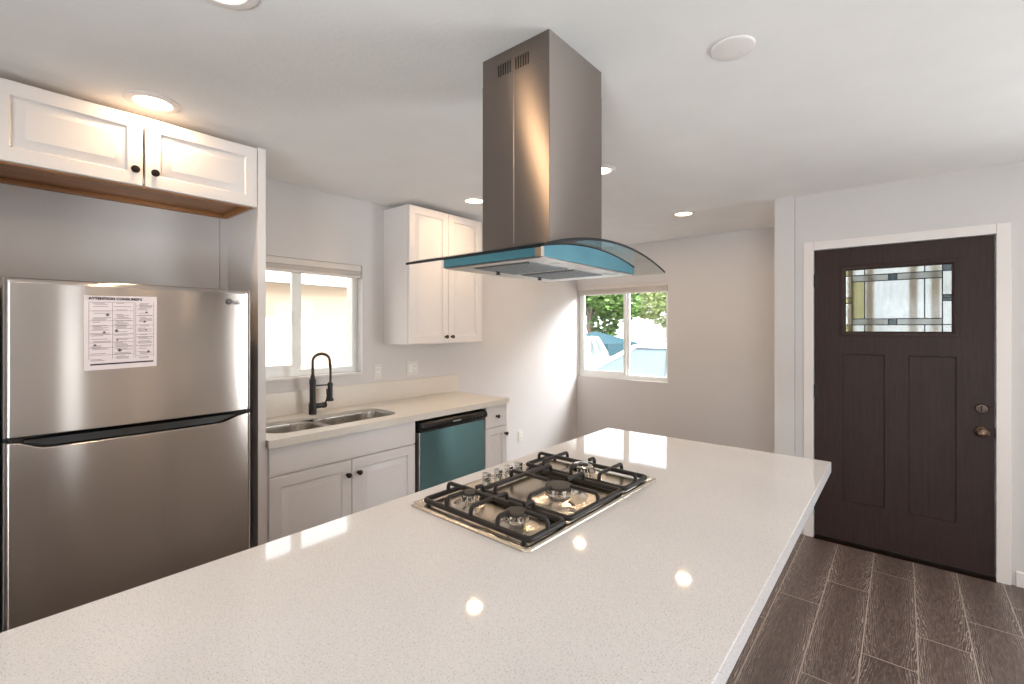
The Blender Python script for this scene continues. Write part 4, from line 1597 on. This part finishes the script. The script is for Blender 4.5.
def car(name, cx, cy, rot, label, parked):
    """sedan built along local +x (front), then turned"""
    R_ = Matrix.Translation((cx, cy, -0.2)) @ Matrix.Rotation(rot, 4, 'Z')
    o = thing(name, (cx, cy, -0.2), label, 'car', 'parked white cars')

    def T(m):
        for v in m.bm.verts:
            v.co = R_ @ v.co
        return m
    # body: cross-sections along the length
    secs = [(-2.25, .62, .36, .70), (-2.18, .78, .26, .86), (-1.6, .87, .22, .95), (-0.8, .89, .20, .97), (0.6, .89, .20, .97), (1.0, .88, .20, .96), (1.6, .86, .22, .88), (2.05, .80, .26, .78), (2.22, .62, .34, .62)]
    mb = MB()
    loops = []
    for (x, hw, zb_, zt_) in secs:
        lp = [(x, -hw * .92, zb_), (x, hw * .92, zb_), (x, hw, zb_ + .16), (x, hw, zt_ - .12), (x, hw * .93, zt_ - .03), (x, hw * .75, zt_),
              (x, -hw * .75, zt_), (x, -hw * .93, zt_ - .03), (x, -hw, zt_ - .12), (x, -hw, zb_ + .16)]
        loops.append(lp)
    mb.loft(loops)
    T(mb).build('car_body', M['carwhite'], o, angle=40)
    # greenhouse (glass) and roof
    mb = MB()
    mb.loft([[(-1.75, -.74, .93), (1.05, -.74, .93), (1.05, .74, .93), (-1.75, .74, .93)],
             [(-0.95, -.60, 1.40), (0.20, -.60, 1.40), (0.20, .60, 1.40), (-0.95, .60, 1.40)]])
    T(mb).build('cabin_glass', M['carglass'], o, smooth=False)
    mb = MB()
    mb.loft([[(-1.02, -.63, 1.385), (0.26, -.63, 1.385), (0.26, .63, 1.385), (-1.02, .63, 1.385)],
             [(-1.00, -.62, 1.42), (0.24, -.62, 1.42), (0.24, .62, 1.42), (-1.00, .62, 1.42)],
             [(-0.85, -.52, 1.465), (0.05, -.52, 1.465), (0.05, .52, 1.465), (-0.85, .52, 1.465)]])
    for s in (-1, 1):
        mb.tube([(1.06, .75 * s, .93), (0.22, .61 * s, 1.40)], 0.035, 6)
        mb.tube([(-1.76, .75 * s, .93), (-0.97, .61 * s, 1.40)], 0.05, 6)
        mb.tube([(-0.35, .755 * s, .93), (-0.33, .61 * s, 1.40)], 0.035, 6)
    T(mb).build('roof_and_pillars', M['carwhite'], o)
    for (x, s) in ((1.38, 1), (1.38, -1), (-1.38, 1), (-1.38, -1)):
        mb = MB()
        mb.lathe((x, .72 * s, .31), [(.31, 0), (.32, .03), (.32, .17), (.30, .20), (.20, .205), (.20, .19), (0, .19)], (0, s, 0), 24)
        T(mb).build('wheel', M['tyre'], o)
    for s in (-1, 1):
        mb = MB().box(2.02, 2.16, .50 * s - .14, .50 * s + .14, .60, .70, .02)
        T(mb).build('headlamp', M['lampoff'], o)
    for s in (-1, 1):
        mb = MB().box(.78, .92, .90 * s - .07, .90 * s + .07, .94, 1.05, .02)
        T(mb).build('side_mirror', M['carwhite'], o)


car('car', 7.35, 2.95, PI / 2, 'white sedan parked right outside the nook window', 0)
car('car', 10.6, 6.9, math.radians(200), 'small distant white sedan at left in the nook window', 1)
# teal canopy tent across the street
cn = thing('canopy_tent', (15.0, 8.6, -0.2), 'teal blue canopy tent behind the parked cars', 'canopy')
mb = MB()
c = (15.0, 8.6)
mb.loft([[(c[0] - 1.1, c[1] - 1.1, 0.55), (c[0] + 1.1, c[1] - 1.1, 0.55), (c[0] + 1.1, c[1] + 1.1, 0.55), (c[0] - 1.1, c[1] + 1.1, 0.55)],
         [(c[0] - 1.1, c[1] - 1.1, 0.95), (c[0] + 1.1, c[1] - 1.1, 0.95), (c[0] + 1.1, c[1] + 1.1, 0.95), (c[0] - 1.1, c[1] + 1.1, 0.95)],
         [(c[0] - .05, c[1] - .05, 1.35), (c[0] + .05, c[1] - .05, 1.35), (c[0] + .05, c[1] + .05, 1.35), (c[0] - .05, c[1] + .05, 1.35)]], True, False, True)
mb.build('canvas_top', M['tarp'], cn, smooth=False)
for sx in (-1, 1):
    for sy in (-1, 1):
        MB().cyl((c[0] + 1.05 * sx, c[1] + 1.05 * sy, -0.2), (c[0] + 1.05 * sx, c[1] + 1.05 * sy, 0.8), 0.03, n=8).build('leg', M['whitetrim'], cn)
# white garage across the street
gh = thing('garage', (27.0, 10.2, -0.2), 'white garage building at right in the nook window view', 'building')
MB().box(25.8, 28.5, 8.4, 11.6, -0.2, 3.0).build('garage_wall', M['whitetrim'], gh, smooth=False)
MB().prism([(8.2, 2.95), (11.8, 2.95), (10.0, 4.2)], 25.6, 28.7, 'X').build('garage_roof', M['shingle'], gh, smooth=False)
MB().box(25.76, 25.799, 8.8, 11.2, -0.2, 2.2).build('garage_door', M['plate'], gh, smooth=False)
# porch outside the front door: a pale screen wall with timber posts
pw = MB().box(6.9, 7.0, -2.2, 0.5, -0.2, 2.3)
tag(pw.build('porch_wall', M['porchwall'], smooth=False), 'white porch screen wall outside the front door', 'wall')
for i, (y, lb) in enumerate(((0.335, 'first timber porch post from the hinge side, behind the leaded glass'), (0.20, 'second timber porch post from the hinge side, behind the leaded glass'),
                             (-0.085, 'third timber porch post from the hinge side, behind the leaded glass'), (-0.22, 'last timber porch post, nearest the knob side of the leaded glass'))):
    o = MB().box(5.05, 5.11, y - 0.028 + 0.02, y + 0.028 + 0.02, -0.2, 2.3, 0.006)
    tag(o.build('porch_post', M['post'], base=(5.08, y, -0.2)), lb, 'post', 'porch posts')

for o in list(bpy.data.objects):
    if '_base' in o:
        del o['_base']
